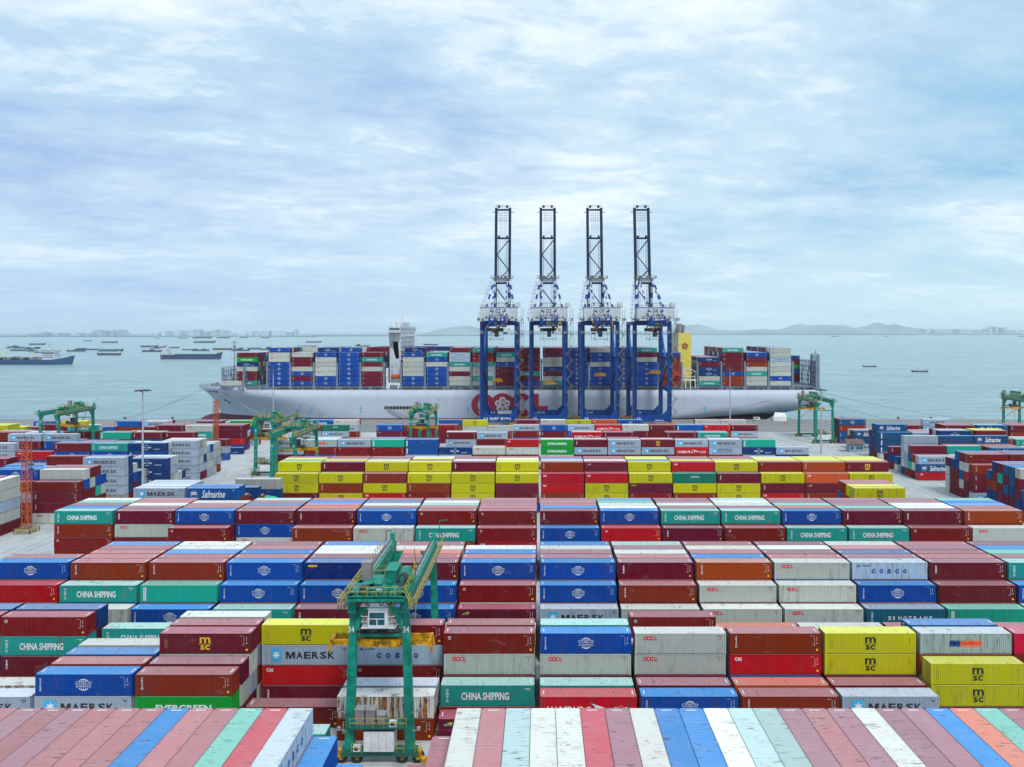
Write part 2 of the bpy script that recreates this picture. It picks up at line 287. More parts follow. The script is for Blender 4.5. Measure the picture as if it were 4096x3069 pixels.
LIV = {  # code: (wall colour, roof colour paled by fading and painted-in sky light, rust, colour word, mark words, lettering)
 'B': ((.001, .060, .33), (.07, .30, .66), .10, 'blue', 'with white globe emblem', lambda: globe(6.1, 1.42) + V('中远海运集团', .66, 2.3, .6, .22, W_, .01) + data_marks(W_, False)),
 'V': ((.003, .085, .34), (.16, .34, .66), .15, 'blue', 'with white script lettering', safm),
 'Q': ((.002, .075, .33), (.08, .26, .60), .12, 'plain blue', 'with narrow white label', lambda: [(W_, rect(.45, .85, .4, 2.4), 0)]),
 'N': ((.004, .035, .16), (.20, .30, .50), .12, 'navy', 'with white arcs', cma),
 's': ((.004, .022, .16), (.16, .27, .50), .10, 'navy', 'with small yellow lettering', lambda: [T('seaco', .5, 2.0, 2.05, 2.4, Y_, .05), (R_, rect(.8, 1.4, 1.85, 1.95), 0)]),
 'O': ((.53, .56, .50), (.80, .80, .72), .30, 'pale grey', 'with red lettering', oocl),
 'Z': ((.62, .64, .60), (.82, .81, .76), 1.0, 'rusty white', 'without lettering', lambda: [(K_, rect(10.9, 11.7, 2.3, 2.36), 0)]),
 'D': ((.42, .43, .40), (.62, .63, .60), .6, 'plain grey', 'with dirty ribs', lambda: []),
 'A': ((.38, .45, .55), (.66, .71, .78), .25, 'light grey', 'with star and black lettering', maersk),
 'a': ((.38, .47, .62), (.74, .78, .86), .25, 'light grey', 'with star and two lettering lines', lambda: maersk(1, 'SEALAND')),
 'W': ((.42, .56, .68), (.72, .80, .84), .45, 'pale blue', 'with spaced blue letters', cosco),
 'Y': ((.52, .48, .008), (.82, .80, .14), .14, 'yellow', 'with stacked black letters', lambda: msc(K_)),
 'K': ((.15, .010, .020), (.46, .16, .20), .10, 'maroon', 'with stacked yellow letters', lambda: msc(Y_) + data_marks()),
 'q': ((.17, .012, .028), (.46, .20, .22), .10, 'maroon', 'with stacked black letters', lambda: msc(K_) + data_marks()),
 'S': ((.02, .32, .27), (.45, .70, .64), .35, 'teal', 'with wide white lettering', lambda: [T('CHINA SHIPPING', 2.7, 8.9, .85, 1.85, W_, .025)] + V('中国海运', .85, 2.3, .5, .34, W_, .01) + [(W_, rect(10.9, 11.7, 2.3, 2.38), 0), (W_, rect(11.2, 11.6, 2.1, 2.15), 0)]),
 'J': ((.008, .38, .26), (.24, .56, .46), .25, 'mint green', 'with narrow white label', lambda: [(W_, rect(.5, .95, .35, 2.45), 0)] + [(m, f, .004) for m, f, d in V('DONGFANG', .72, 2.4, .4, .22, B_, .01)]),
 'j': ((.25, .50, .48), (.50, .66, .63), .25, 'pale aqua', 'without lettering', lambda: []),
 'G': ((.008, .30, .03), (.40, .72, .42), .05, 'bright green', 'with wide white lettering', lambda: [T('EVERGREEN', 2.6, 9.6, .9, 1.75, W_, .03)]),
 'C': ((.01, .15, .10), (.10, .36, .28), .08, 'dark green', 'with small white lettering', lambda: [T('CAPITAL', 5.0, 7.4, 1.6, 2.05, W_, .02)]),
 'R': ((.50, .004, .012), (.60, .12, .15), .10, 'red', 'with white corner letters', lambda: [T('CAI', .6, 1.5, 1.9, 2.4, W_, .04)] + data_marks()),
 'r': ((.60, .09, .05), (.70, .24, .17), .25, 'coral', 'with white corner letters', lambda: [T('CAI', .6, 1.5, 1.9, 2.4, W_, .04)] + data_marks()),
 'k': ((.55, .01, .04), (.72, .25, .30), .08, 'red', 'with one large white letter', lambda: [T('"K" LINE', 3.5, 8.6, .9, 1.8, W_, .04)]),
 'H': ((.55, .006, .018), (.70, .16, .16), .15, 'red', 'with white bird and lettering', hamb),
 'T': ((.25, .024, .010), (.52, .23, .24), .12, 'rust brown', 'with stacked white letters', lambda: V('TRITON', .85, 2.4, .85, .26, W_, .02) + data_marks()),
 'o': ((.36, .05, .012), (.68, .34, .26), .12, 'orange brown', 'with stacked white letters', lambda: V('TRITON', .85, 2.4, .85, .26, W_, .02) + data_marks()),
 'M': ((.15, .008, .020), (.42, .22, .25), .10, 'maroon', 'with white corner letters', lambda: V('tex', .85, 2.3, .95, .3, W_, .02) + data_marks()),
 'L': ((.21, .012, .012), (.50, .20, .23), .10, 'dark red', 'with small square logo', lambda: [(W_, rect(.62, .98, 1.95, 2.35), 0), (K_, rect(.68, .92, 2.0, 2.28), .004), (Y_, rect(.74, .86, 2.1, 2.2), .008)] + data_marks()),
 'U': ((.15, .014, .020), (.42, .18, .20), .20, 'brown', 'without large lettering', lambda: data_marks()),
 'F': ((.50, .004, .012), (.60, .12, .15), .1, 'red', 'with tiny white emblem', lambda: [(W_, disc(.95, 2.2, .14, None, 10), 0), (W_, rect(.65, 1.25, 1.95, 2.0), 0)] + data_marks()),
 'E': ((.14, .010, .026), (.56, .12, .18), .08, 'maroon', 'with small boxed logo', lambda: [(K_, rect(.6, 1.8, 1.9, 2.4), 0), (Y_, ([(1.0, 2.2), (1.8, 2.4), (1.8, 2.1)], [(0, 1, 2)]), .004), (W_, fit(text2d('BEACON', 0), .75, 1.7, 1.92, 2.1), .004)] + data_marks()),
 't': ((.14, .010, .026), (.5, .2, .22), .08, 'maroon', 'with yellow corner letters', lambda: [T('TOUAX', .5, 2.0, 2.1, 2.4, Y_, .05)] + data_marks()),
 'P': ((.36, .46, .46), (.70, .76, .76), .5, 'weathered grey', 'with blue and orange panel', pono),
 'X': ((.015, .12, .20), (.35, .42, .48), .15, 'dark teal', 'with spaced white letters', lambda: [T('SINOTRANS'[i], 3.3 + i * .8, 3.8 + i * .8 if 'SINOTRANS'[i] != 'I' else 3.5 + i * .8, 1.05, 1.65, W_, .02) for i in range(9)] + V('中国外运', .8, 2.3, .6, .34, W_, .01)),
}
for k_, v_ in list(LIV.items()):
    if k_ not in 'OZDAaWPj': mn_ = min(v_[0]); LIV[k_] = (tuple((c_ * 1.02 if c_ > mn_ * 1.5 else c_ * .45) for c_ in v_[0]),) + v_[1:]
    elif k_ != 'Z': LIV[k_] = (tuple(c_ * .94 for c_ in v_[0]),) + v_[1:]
LXY = (12.19, 2.438, 2.78)
def lettering_mb(code, mb, dx=0, y=-1.219, simple_=False):
    for m, data, off in LIV[code][5]():
        if simple_ and m == 99: continue
        mb.flat(data, lambda x, z, off=off: (x - 6.095 + dx, y - .012 - off * 3, z), m)
# container meshes
def strip(mb, a0, a1, fn, pitch=.28, depth=.04):
    n = int((a1 - a0) / pitch); w = (a1 - a0) / n; pts = []
    for k in range(n):
        x = a0 + k * w; pts += [(x, 0), (x + w * .36, 0), (x + w * .5, depth), (x + w * .86, depth)]
    pts.append((a1, 0))
    for (x0, d0), (x1, d1) in zip(pts, pts[1:]): mb.quad(*fn(x0, d0, x1, d1))
hx, hy, hz = 6.095, 1.219, 2.78
def make_body():
    b = MB(); z0, z1 = .17, 2.66
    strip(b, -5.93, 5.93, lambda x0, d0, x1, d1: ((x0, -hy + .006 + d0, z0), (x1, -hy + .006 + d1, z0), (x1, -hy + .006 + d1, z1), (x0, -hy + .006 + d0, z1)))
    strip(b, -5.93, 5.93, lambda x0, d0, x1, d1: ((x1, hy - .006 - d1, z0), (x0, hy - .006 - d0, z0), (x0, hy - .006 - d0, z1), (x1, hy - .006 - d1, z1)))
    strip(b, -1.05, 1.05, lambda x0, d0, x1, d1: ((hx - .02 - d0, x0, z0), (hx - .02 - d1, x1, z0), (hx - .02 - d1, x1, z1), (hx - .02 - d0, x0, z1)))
    for s in (-1, 1):
        y = (-hy, -hy + .06) if s < 0 else (hy - .06, hy)
        y2 = (-hy + .03, -hy + .08) if s < 0 else (hy - .08, hy - .03); b.box(-5.93, 5.93, y2[0], y2[1], .09, z0); b.box(-5.93, 5.93, y[0], y[1], z1, 2.755)
    for sx in (-1, 1):
        for sy in (-1, 1):
            x = sorted((sx * hx, sx * (hx - .165))); y = sorted((sy * hy, sy * (hy - .165))); b.box(x[0], x[1], y[0], y[1], 0, hz)
    b.box(hx - .1, hx - .003, -1.05, 1.05, .02, z0); b.box(hx - .1, hx - .003, -1.05, 1.05, z1, 2.755); b.box(-5.9, 5.9, -1.1, 1.1, .1, .16)
    return b.mesh('body', [P_BODY])
def make_roof():
    b = MB(); z = 2.765
    strip(b, -5.93, 5.93, lambda x0, d0, x1, d1: ((x0, -1.15, z - d0 * .8), (x1, -1.15, z - d1 * .8), (x1, 1.15, z - d1 * .8), (x0, 1.15, z - d0 * .8)))
    for s in (-1, 1):
        y = sorted((s * 1.15, s * 1.216)); b.box(-5.93, 5.93, y[0], y[1], 2.756, 2.766)
        x = sorted((s * 5.93, s * 6.09)); b.box(x[0], x[1], -1.05, 1.05, 2.756, 2.772)
    b.mi = 1
    for x in (-5.75, 5.6): b.box(x, x + .15, -.55, .5, 2.774, 2.779)
    return b.mesh('roof', [P_ROOF, 'lett_w'])
def make_doors():
    b = MB()
    for s in (-1, 1):
        y = sorted((s * .01, s * 1.04)); b.box(-hx + .03, -hx + .06, y[0], y[1], .12, 2.66)
        for yy in (.25, .75):
            b.mi = 1; b.tube((-hx + .0, s * yy, .1), (-hx + .0, s * yy, 2.68), .03, 6)
            for z in (.5, 1.35, 2.2): b.box(-hx - .01, -hx + .035, s * yy - .09, s * yy + .09, z - .05, z + .05)
            b.mi = 0
    b.mi = 2; b.box(-hx + .02, -hx + .03, .3, .9, 2.25, 2.36); b.box(-hx + .02, -hx + .03, .4, .9, 1.95, 2.03)
    b.mi = 0; b.box(-hx + .002, -hx + .06, -1.05, 1.05, 2.66, 2.755); b.box(-hx + .002, -hx + .06, -1.05, 1.05, .02, .12)
    return b.mesh('doors', [P_BODY, 'grey', 'lett_w'])
ME = dict(body=make_body(), roof=make_roof(), doors=make_doors())
b = MB(); b.box(-hx, hx, -hy, hy, .13, 2.76); b.box(-hx + .1, hx - .1, -hy + .25, hy - .25, 0, .13); ME['lowbody'] = b.mesh('body', [P_BODY])
b = MB(); b.box(-hx, hx, -hy, hy, 2.761, 2.78); ME['lowroof'] = b.mesh('roof', [P_ROOF])
_lm = {}
def lett_meshes(code):
    """the writing and marks of one livery, one mesh for each group that stands apart on the wall"""
    if code not in _lm:
        items = []
        for m_, data, off in LIV[code][5]():
            xx = [p[0] for p in data[0]]; items.append([min(xx), max(xx), [(m_, data, off)]])
        items.sort(key=lambda i: i[0]); cl = []
        for it in items:
            if cl and it[0] < cl[-1][1] + .75: cl[-1][1] = max(cl[-1][1], it[1]); cl[-1][2] += it[2]
            else: cl.append(it)
        out = []
        for x0, x1, its in cl:
            b = MB()
            for m_, data, off in its: b.flat(data, lambda x, z, off=off: (x - 6.095, -1.231 - off * 3, z), m_)
            nm = 'data_marks' if x0 > 10.5 else ('emblem' if code in 'AaV' and x1 < 3 else 'lettering'); out.append((nm, b.mesh(nm, LM)))
        _lm[code] = out
    return _lm[code]
# ------------------------------------------------------------------ where the containers stand
BX = []   # x centre, y centre, z, rot, code, info
RND = 'MMTTLUULBOAVMTMT'
ORD = ['first', 'second', 'third', 'fourth', 'fifth', 'sixth', 'seventh', 'eighth', 'ninth', 'tenth', 'eleventh', 'twelfth', 'thirteenth', 'fourteenth', 'fifteenth', 'sixteenth', 'seventeenth', 'eighteenth', 'nineteenth', 'twentieth', 'twenty-first', 'twenty-second', 'twenty-third', 'twenty-fourth', 'twenty-fifth', 'twenty-sixth']
rg = random.Random(11)
def stack(x0, y0, spec, block, bay, row, z0=0, pal=RND):
    if spec in ('0', '-'): return
    h = int(spec[0]); top = spec[1:]
    for i in range(h):
        c = top[i] if i < len(top) and top[i] != '.' else rg.choice(pal)
        BX.append(dict(x=x0 + hx + rg.uniform(-.06, .06), y=y0 + hy + rg.uniform(-.05, .05), z=z0 + (h - 1 - i) * TI, rot=0, code=c, block=block, bay=bay, row=row, fromtop=i, h=h))
def block(name, ys, starts, pal=RND):
    for bay, (x0, spec) in enumerate(starts):
        for r, s in enumerate(spec.split()): stack(x0, ys[r], s, name, (bay, x0), r, 0, pal)
def gap(k): return (.05 + 12.72 * k) if k >= 0 else (-.7 - 12.19 - 12.72 * (-k - 1))
def gapE(k): return (.3 + 12.55 * k) if k >= 0 else (-.4 - 12.19 - 12.55 * (-k - 1))
def rows(f, spec): return [(f(k), s) for k, s in spec.items()]
# nearest row: long axis away from the camera
xs = -8.3
for i, c in enumerate('OTjOORMOBBOjjMTMOMMBrJTBM'):
    for t in range(5): BX.append(dict(x=xs + 1.22 + i * 2.46, y=65.36 + hx, z=t * TI, rot=-math.pi / 2, code=c if t == 4 else rg.choice(RND), block='N', bay=(i, xs + i * 2.46), row=0, fromtop=4 - t, h=5))
for i, c in enumerate('WRJTTBTTTMTMT'):
    for t in range(5): BX.append(dict(x=-22.7 - 1.22 - i * 2.46, y=65.36 + hx, z=t * TI, rot=math.pi / 2, code=c if t == 4 else rg.choice(RND), block='N', bay=(-1 - i, -22.7 - i * 2.46), row=0, fromtop=4 - t, h=5))
for x, h, c in ((-22.7 + 1.24, 4, 'B'), (-22.7 + 3.7, 3, 'B'), (-8.3 - 1.24, 4, 'U'), (-8.3 - 3.7, 3, 'U')):
    for t in range(h): BX.append(dict(x=x, y=65.36 + hx, z=t * TI, rot=-math.pi / 2, code=c, block='N', bay=(50 + h, x), row=0, fromtop=h - 1 - t, h=h))
block('B', [97.8, 100.9, 103.9, 106.9, 109.9, 112.9], rows(gap, {
 0: '2H 2S 4BO 4S 3. 3.', 1: '2B 2. 4OOE 3. 4L 3.', 2: '2T 2r 4TR 3. 2. 3r', 3: '2A 2. 4YYM 3. 2. 3O', 4: '0 3YY 4Po 4V 3. 3.', 5: '1. 2Y 4kU 3. 3. 3.',
 -1: '1E 2S 4LO 4T 3. 3.', -2: '2Z 2A 0 4LWL 2. 3.', -3: '0 1U 0 4YARM 3. 3.', -4: '3TG 3MO 4KOA 4TA 4OA 3.', -5: '3BA 3T 3V 3O 2. 3S', -6: '2A 2Z 0 0 4LSM 4N', -7: '2Z 2O 0 0 4LOB 4N'}))
stack(gap(-3), 94.0, '1S', 'B', (0, gap(-3)), 0)
block('C', [120.8, 123.55, 126.3, 128.9, 131.5, 134.1, 136.7], rows(gap, {
 0: '3A 4B 5B 5M 5M 5O 5B', 1: '3O 4T 5M 5T 5O 5M 5j', 2: '3O 4O 5o 5B 5T 5O 5T', 3: '3O 4O 5O 5T 5M 5O 5M', 4: '3X 4B 5W 5M 5N 5T 5O', 5: '3J 4U 5M 5T 5T 5M 5T', 6: '3S 4B 5S 5M 5J 5B 5M',
 -1: '3E 4L 5B 5T 5B 5O', -2: '3B 4B 5M 5T 5r 5O 5T', -3: '3M 4B 5s 5M 5O 5O 5V', -4: '3S 4B 5B 5T 5B 5T 5M', -5: '3B 4J 5T 5T 5V 5O 5Z', -6: '3O 4S 5T 5T 5T 5T 5V', -7: '2. 4R 5B 5M'}))
block('D', [159.4, 162.6, 165.15, 167.7, 170.25, 172.8], rows(gap, {
 0: '4BT 5M 5B 5T 5T 5M', 1: '4F 5B 5O 5O 5J 5N', 2: '4M 5S 5M 5O 5M 5M', 3: '4L 5S 5M 5O 5O 5j', 4: '4S 5B 5r 5J 5M 5T', 5: '4S 5M 5J 5M 5M 5M', 6: '4L 5M 5O 5O 5M 5M', 7: '4O 5o 5T 5V 5B 5J',
 -1: '4LR 5L 5T 5T 5T 5M', -2: '4S 5L 5T 5j 5O 5M', -3: '4O 5B 5M 5O 5N 5M', -4: '4T 5M 5r 5T 5B 5T', -5: '0 5MBO 5T 5N 5T 5j', -6: '4L 5B 5T 5M 5O', -7: '0 5MOU 5M 5O 5T 5T', -8: '0 5STLU 5B 5M 5J 5O'}))
block('E', [220.4, 223, 225.7, 228.4, 231.1], rows(gapE, {
 0: '4RRT 5T 5O 5V 5T', 1: '4RYY 5E 5O 5M 5T', 2: '4YtL 5Y 5V 5Y 5Y', 3: '4CYT 5R 5Y 5M 5T', 4: '4MYY 5Y 5Y 5M 5T', 5: '4YMR 5L 5Y 5Y 5O', 6: '4rET 5o 5Y 5Y 5Y', 7: '4Y 5K 5Y 5Y 5Y',
 -1: '4YqU 5Y 5Y 5O 5T', -2: '4YYY 5M 5O 5M 5T', -3: '4YTL 5Y 5M 5Y 5O', -4: '4TYR 5Y 5O 5M 5T', -5: '4YTY 5M 5Y 5T 5T', -6: '4YYU 5Y 5J 5Y 5T'}))
block('P', [186, 188.7, 191.4, 194.1], [(75.5, '5Y 5Y 5T 5T'), (-97.5, '5A 5A 5A 5A'), (-84.9, '5V 5V 4.')])
block('P', [201, 203.7, 212], [(-85.4, '4N 3. 0'), (-83.4, '0 0 4DN')])
block('F', [289, 291.7, 294.4, 297.1], rows(gapE, {0: '4GG 4O', 1: '4MA 4O', 2: '4AA 4. 4.', 3: '4KA 4.', 4: '4AH 4.', 5: '4Aa 4O', 6: '4JN 4M', -1: '4RO 3O', -2: '3O 3.', -3: '3NA 2.', -4: '4QQ 4M', -5: '4JL 4M 4V', -6: '4AL 4M', -7: '4PL 4O 4O', -8: '4AA 3O', 7: '3AN'}))
block('F2', [310, 312.7, 315.4], rows(gapE, {0: '3M 3R', 1: '4H 4O', 2: '4M 4M', 3: '3O', 4: '4M 4L', 5: '4SM 4M', 6: '3U 3.', -1: '3R', -2: '4AU 4.', -3: '4MA 4.', -5: '2H'}))
block('G', [357, 359.7, 362.4], rows(gapE, {0: '3BM 3.', 1: '3AB 3.', 2: '3HM 3.', 3: '3OM 3O', 4: '3MU 3R', 5: '3QU 3j', 6: '3RT 3.', 7: '3MA 3.', -1: '3AL 3.', -2: '2L', -4: '3LU 3.', -5: '3LU', -6: '3BE', -8: '3CA', -9: '3MA 3T'}))
block('H', [377, 379.7], rows(gapE, {0: '3O 3O', 1: '3Y', 2: '3r 3T', 3: '3B 3V', 5: '2Q', 6: '3O 3T', 7: '3O 3L', -1: '3M 3M', -2: '2O', -3: '3Y', -4: '3Q 3T', -8: '3O 3T', -9: '3V 3V'}))
# left yard
def LB(xr, m): return xr - 12.19 - 12.65 * m
for c, t in zip('OOWOU', (4, 3, 2, 1, 0)):
    BX.append(dict(x=-136 - hy, y=190.6 + hx, z=t * TI, rot=math.pi / 2, code=c, block='L', bay=(0, -138), row=0, fromtop=4 - t, h=5))
    BX.append(dict(x=-139.2 - hy, y=190.6 + hx, z=t * TI, rot=math.pi / 2, code='TVBUL'[t], block='L', bay=(1, -141), row=0, fromtop=4 - t, h=5))
block('L', [208, 211, 213.7, 216.4, 219.1], [(LB(-124, 0), '4UMMO 5OBUM 5UOMU 5MBJU 4BOU'), (LB(-124, 1), '4L 5B 5B 4J 4.'), (LB(-124, 2), '4. 5. 4.')])
block('L', [231, 233.7, 236.4, 239.1, 241.8], [(LB(-124, 0), '5AAAAD 5NNNN 4OBU 3NN 3DO'), (LB(-124, 1), '4A 5. 4.'), (LB(-124, 2), '3. 4. 4.')])
block('L', [246, 248.7, 251.4, 254.1, 256.8], [(LB(-118.5, 0), '4NNN 4AAD 4OAO 2OA 2NA'), (LB(-118.5, 1), '3. 3. 4.'), (LB(-118.5, 2), '2. 3. 3.'), (LB(-118.5, 4), '4MA 4U')])
block('L', [260.5, 263.2], [(LB(-126, 0), '5NQNN 5OAOA'), (LB(-126, 1), '5SB 5.'), (LB(-126, 2), '5MB 5V'), (LB(-126, 3), '4R'), (LB(-126, 4), '5AA 4M')])
block('L', [266, 268.7, 271.4, 274.1, 276.8, 279.5], [(LB(-117.7, 0), '5AAAAA 5DAOA 5OONA 4AOOA 4BAOA 4OOAO'), (LB(-117.7, 1), '4. 4. 4.'), (LB(-117.7, 3), '3RR 4R 3.'), (LB(-117.7, 4), '3A 3. 3.'), (LB(-117.7, 5), '3A 3.')])
block('L', [284, 286.7, 289.4], [(-182, '5A 4U 4.'), (-195, '5A 4O'), (-169, '4U 4M'), (-156, '4G 3G'), (-143, '3M 3M'), (-130.2, '4O')])
block('L', [310, 312.7, 315.4], [(-137, '3M'), (-150, '4MB'), (-163, '4MB 4G'), (-176, '4J 4M'), (-206, '4WA 4W'), (-219, '4U 4R 4j'), (-232, '4YY 4Y')])
block('L', [333, 335.7, 338.4], [(LB(-127.6, 0), '4MMRB 4MM 4MO'), (LB(-127.6, 1), '4OS 4M 4V'), (LB(-127.6, 2), '4M 4M 4M'), (LB(-127.6, 3), '3ZD 3A'), (LB(-127.6, 5), '4S 4O'), (LB(-127.6, 6), '3U 4M'), (LB(-127.6, 8), '4YY 4Y 4Y')])
block('L', [350, 352.7, 355.4], [(-140, '4G 3G'), (-166, '3A 3O'), (-179, '3U 3M'), (-205, '3Q 3.'), (-218, '3A 3R'), (-231, '3. 3.'), (-245, '3Y 3Y')])
block('L', [372, 374.7, 377.4], [(-137, '3. 3.'), (-151, '3A 3T'), (-165, '3M 3M 3M'), (-191, '3AA 3O 3M'), (-204, '3Q 3V 3T'), (-230, '3Y 3Y'), (-243, '3. 3.')])
stack(-137, 325, '1N', 'L', (0, -137), 0)
# right yard
def RB(xl, m): return xl + 12.65 * m
block('R', [205.8, 208.7, 211.4, 214.1, 216.8, 219.5, 222.2, 224.9], [(131, '2B 3BN 5DMMNB 5BVNMB 5VMQMN 5MJMMM 5NMTN 4BTNM')])
block('R', [205.8, 208.7, 211.4, 214.1, 216.8], [(RB(131, 1), '3. 4. 5V 5T 5M')])
block('R', [234.3, 237, 239.7, 242.4, 245.1, 248], [(131, '4TMMA 5LORMM 5MOBOM 5BNMMM 4NMMU 4MOOO'), (RB(131, 1), '3. 5. 5V 5. 4. 4.')])
block('R', [268, 270.7, 273.4, 276.1, 278.8, 284], [(131, '3AVR 3TO 4MBJ 3DA 5AAAON 2BO'), (RB(131, 1), '3. 3. 4SU 4R 5V 3.'), (RB(131, 2), '4. 4. 4. 4. 5VA 4.'), (RB(131, 3), '4YM 4Y 3.')])
block('R', [290, 293, 295.7, 298.4], [(131, '3MN 2M'), (151, '3. 5N 5D 5M'), (165, '4. 5U 5Y 5Y'), (178, '4S 4J 4O')])
block('R', [310, 312.7, 315.4, 318.1], [(136, '4QQQ 5VVVV 5VVN 4UVV'), (149, '4A 4U 4.'), (162, '5MM 5U 5M'), (175, '5V 5S 4.'), (188, '5M 5M 5.')])
block('R', [336, 338.7, 341.4], [(136.5, '3VQ 3U 3.'), (149.5, '3R 3O'), (162, '3AA 3A'), (175, '2Q 2B'), (188, '3O 3O'), (201, '3M 3j'), (214, '3U 3M')])
block('R', [356, 358.7, 361.4], [(137.5, '4BTBB 4UB 4U'), (163, '3M 3M'), (176, '4AA'), (202, '3YY 3Y 3T'), (215, '3. 3.')])
# ------------------------------------------------------------------ containers on the ship
SY = 455.0; SZ = 19.6
BAYS = [(1073.5, 'BOOBBBBB'), (1166, 'OMMOBMB'), (1260, 'BOOOOBB'), (1353, 'BBBBBBB'), (1446.5, 'MSMOMMM'), (1610.6, 'BOOOOBB'), (1705, 'SBOBBBB'), (1797, 'MWWSOMOO'), (1890, 'SMRSOOSO'), (1985, 'MSOBMMMM'),
        (2078, 'MMUMMSUB'), (2172, 'MMOONMOS'), (2266, 'BBBBBBBB'), (2360, 'OBBOBBBB'), (2453, 'BBBBBBBB'), (2546, 'SMOBBBBB'), (2640, 'BUTTRUT'), (2797, 'NMNNOS'), (2892, 'SMMMUBTT'), (2987, 'BMTOSOO'), (3082, 'OOWOOOBO'), (3176, 'NMGBMU')]
rs = random.Random(5)
for i, (u, s) in enumerate(BAYS):
    x0 = ux(u, SY); n = len(s)
    if i == 21: x0 = 150.5
    for r in range(21):
        if i == 21 and r < 12: continue
        if r == 0 or (i == 21 and r == 12): cs = s; h = n
        else:
            h = max(5, min(8, n + rs.choice((-1, 0, 0, 0, 0, 1 if i in (1, 2, 3, 4, 5, 6, 9, 10) else 0)))); cs = ''
        for t in range(h):
            if r > 0 and t < h - 3 and i != 21: continue
            code = cs[n - 1 - t] if cs else rs.choice('MMMTTOOBBBSNRWLU')
            BX.append(dict(x=x0 + hx, y=SY + .6 + hy + r * 2.5, z=SZ + t * 2.79, rot=0, code=code, block='ship', bay=(i, x0), row=r, fromtop=h - 1 - t, h=h))
for x0, y0, s, r in ((ux(946.7, 462) , 462, 'MGNOMMS', 0), (ux(885.5, 458), 458, 'O', 0)):
    for rr in range(1 if len(s) == 1 else 14):
        for t in range(len(s)): BX.append(dict(x=x0 + hx, y=y0 + hy + rr * 2.5, z=SZ - .3 + t * 2.79, rot=0, code=s[len(s) - 1 - t] if rr == 0 else rs.choice('MTOBSN'), block='ship', bay=(-1, x0), row=rr, fromtop=len(s) - 1 - t, h=len(s)))
# ------------------------------------------------------------------ which show largest: cast rays from the camera onto all boxes
vs = []; fs = []
for bx in BX:
    a, c = (hx, hy) if bx['rot'] == 0 else (hy, hx); i = len(vs)
    for z in (bx['z'], bx['z'] + 2.78): vs += [(bx['x'] - a, bx['y'] - c, z), (bx['x'] + a, bx['y'] - c, z), (bx['x'] + a, bx['y'] + c, z), (bx['x'] - a, bx['y'] + c, z)]
    fs += [tuple(i + k for k in f) for f in ((0, 3, 2, 1), (4, 5, 6, 7), (0, 1, 5, 4), (1, 2, 6, 5), (2, 3, 7, 6), (3, 0, 4, 7))]
bvh = BVHTree.FromPolygons(vs, fs); cnt = [0] * len(BX); org = Vector((0, 0, H)); stp = 6
for v in range(1340, 3069, stp):
    for u in range(3, 4096, stp):
        hit = bvh.ray_cast(org, Vector(((u - CX) / F, 1, -(v - CY) / F)))
        if hit[2] is not None: cnt[hit[2] // 6] += 1
order = sorted(range(len(BX)), key=lambda i: -cnt[i]); chosen = set(i for i in order[:300] if cnt[i] > 0)
MINPX = cnt[order[299]]
BN = {'B': 'second row', 'C': 'third row', 'D': 'fourth row', 'E': 'fifth row', 'F': 'sixth row', 'F2': 'seventh row', 'G': 'eighth row', 'H': 'ninth row'}
def roofword(code):
    return {'M': 'dusty pink', 'T': 'faded pink', 'U': 'brownish pink', 'L': 'light pink', 'O': 'off-white', 'Z': 'rusty white', 'A': 'white', 'a': 'white', 'B': 'bright blue', 'V': 'slate blue', 'N': 'grey blue', 's': 'grey blue', 'Q': 'mid blue', 'Y': 'yellow', 'S': 'pale teal',
            'J': 'mint', 'j': 'pale aqua', 'r': 'coral', 'o': 'salmon', 'R': 'red', 'W': 'pale blue', 'D': 'grey', 'X': 'grey', 'F': 'red', 'P': 'grey', 'H': 'red', 'K': 'pink', 'q': 'pink', 'k': 'pink', 'C': 'green', 'G': 'light green', 'E': 'crimson', 't': 'pink'}[code]
import re
WN = lambda s_: len(re.findall(r"[A-Za-z0-9']+", s_))
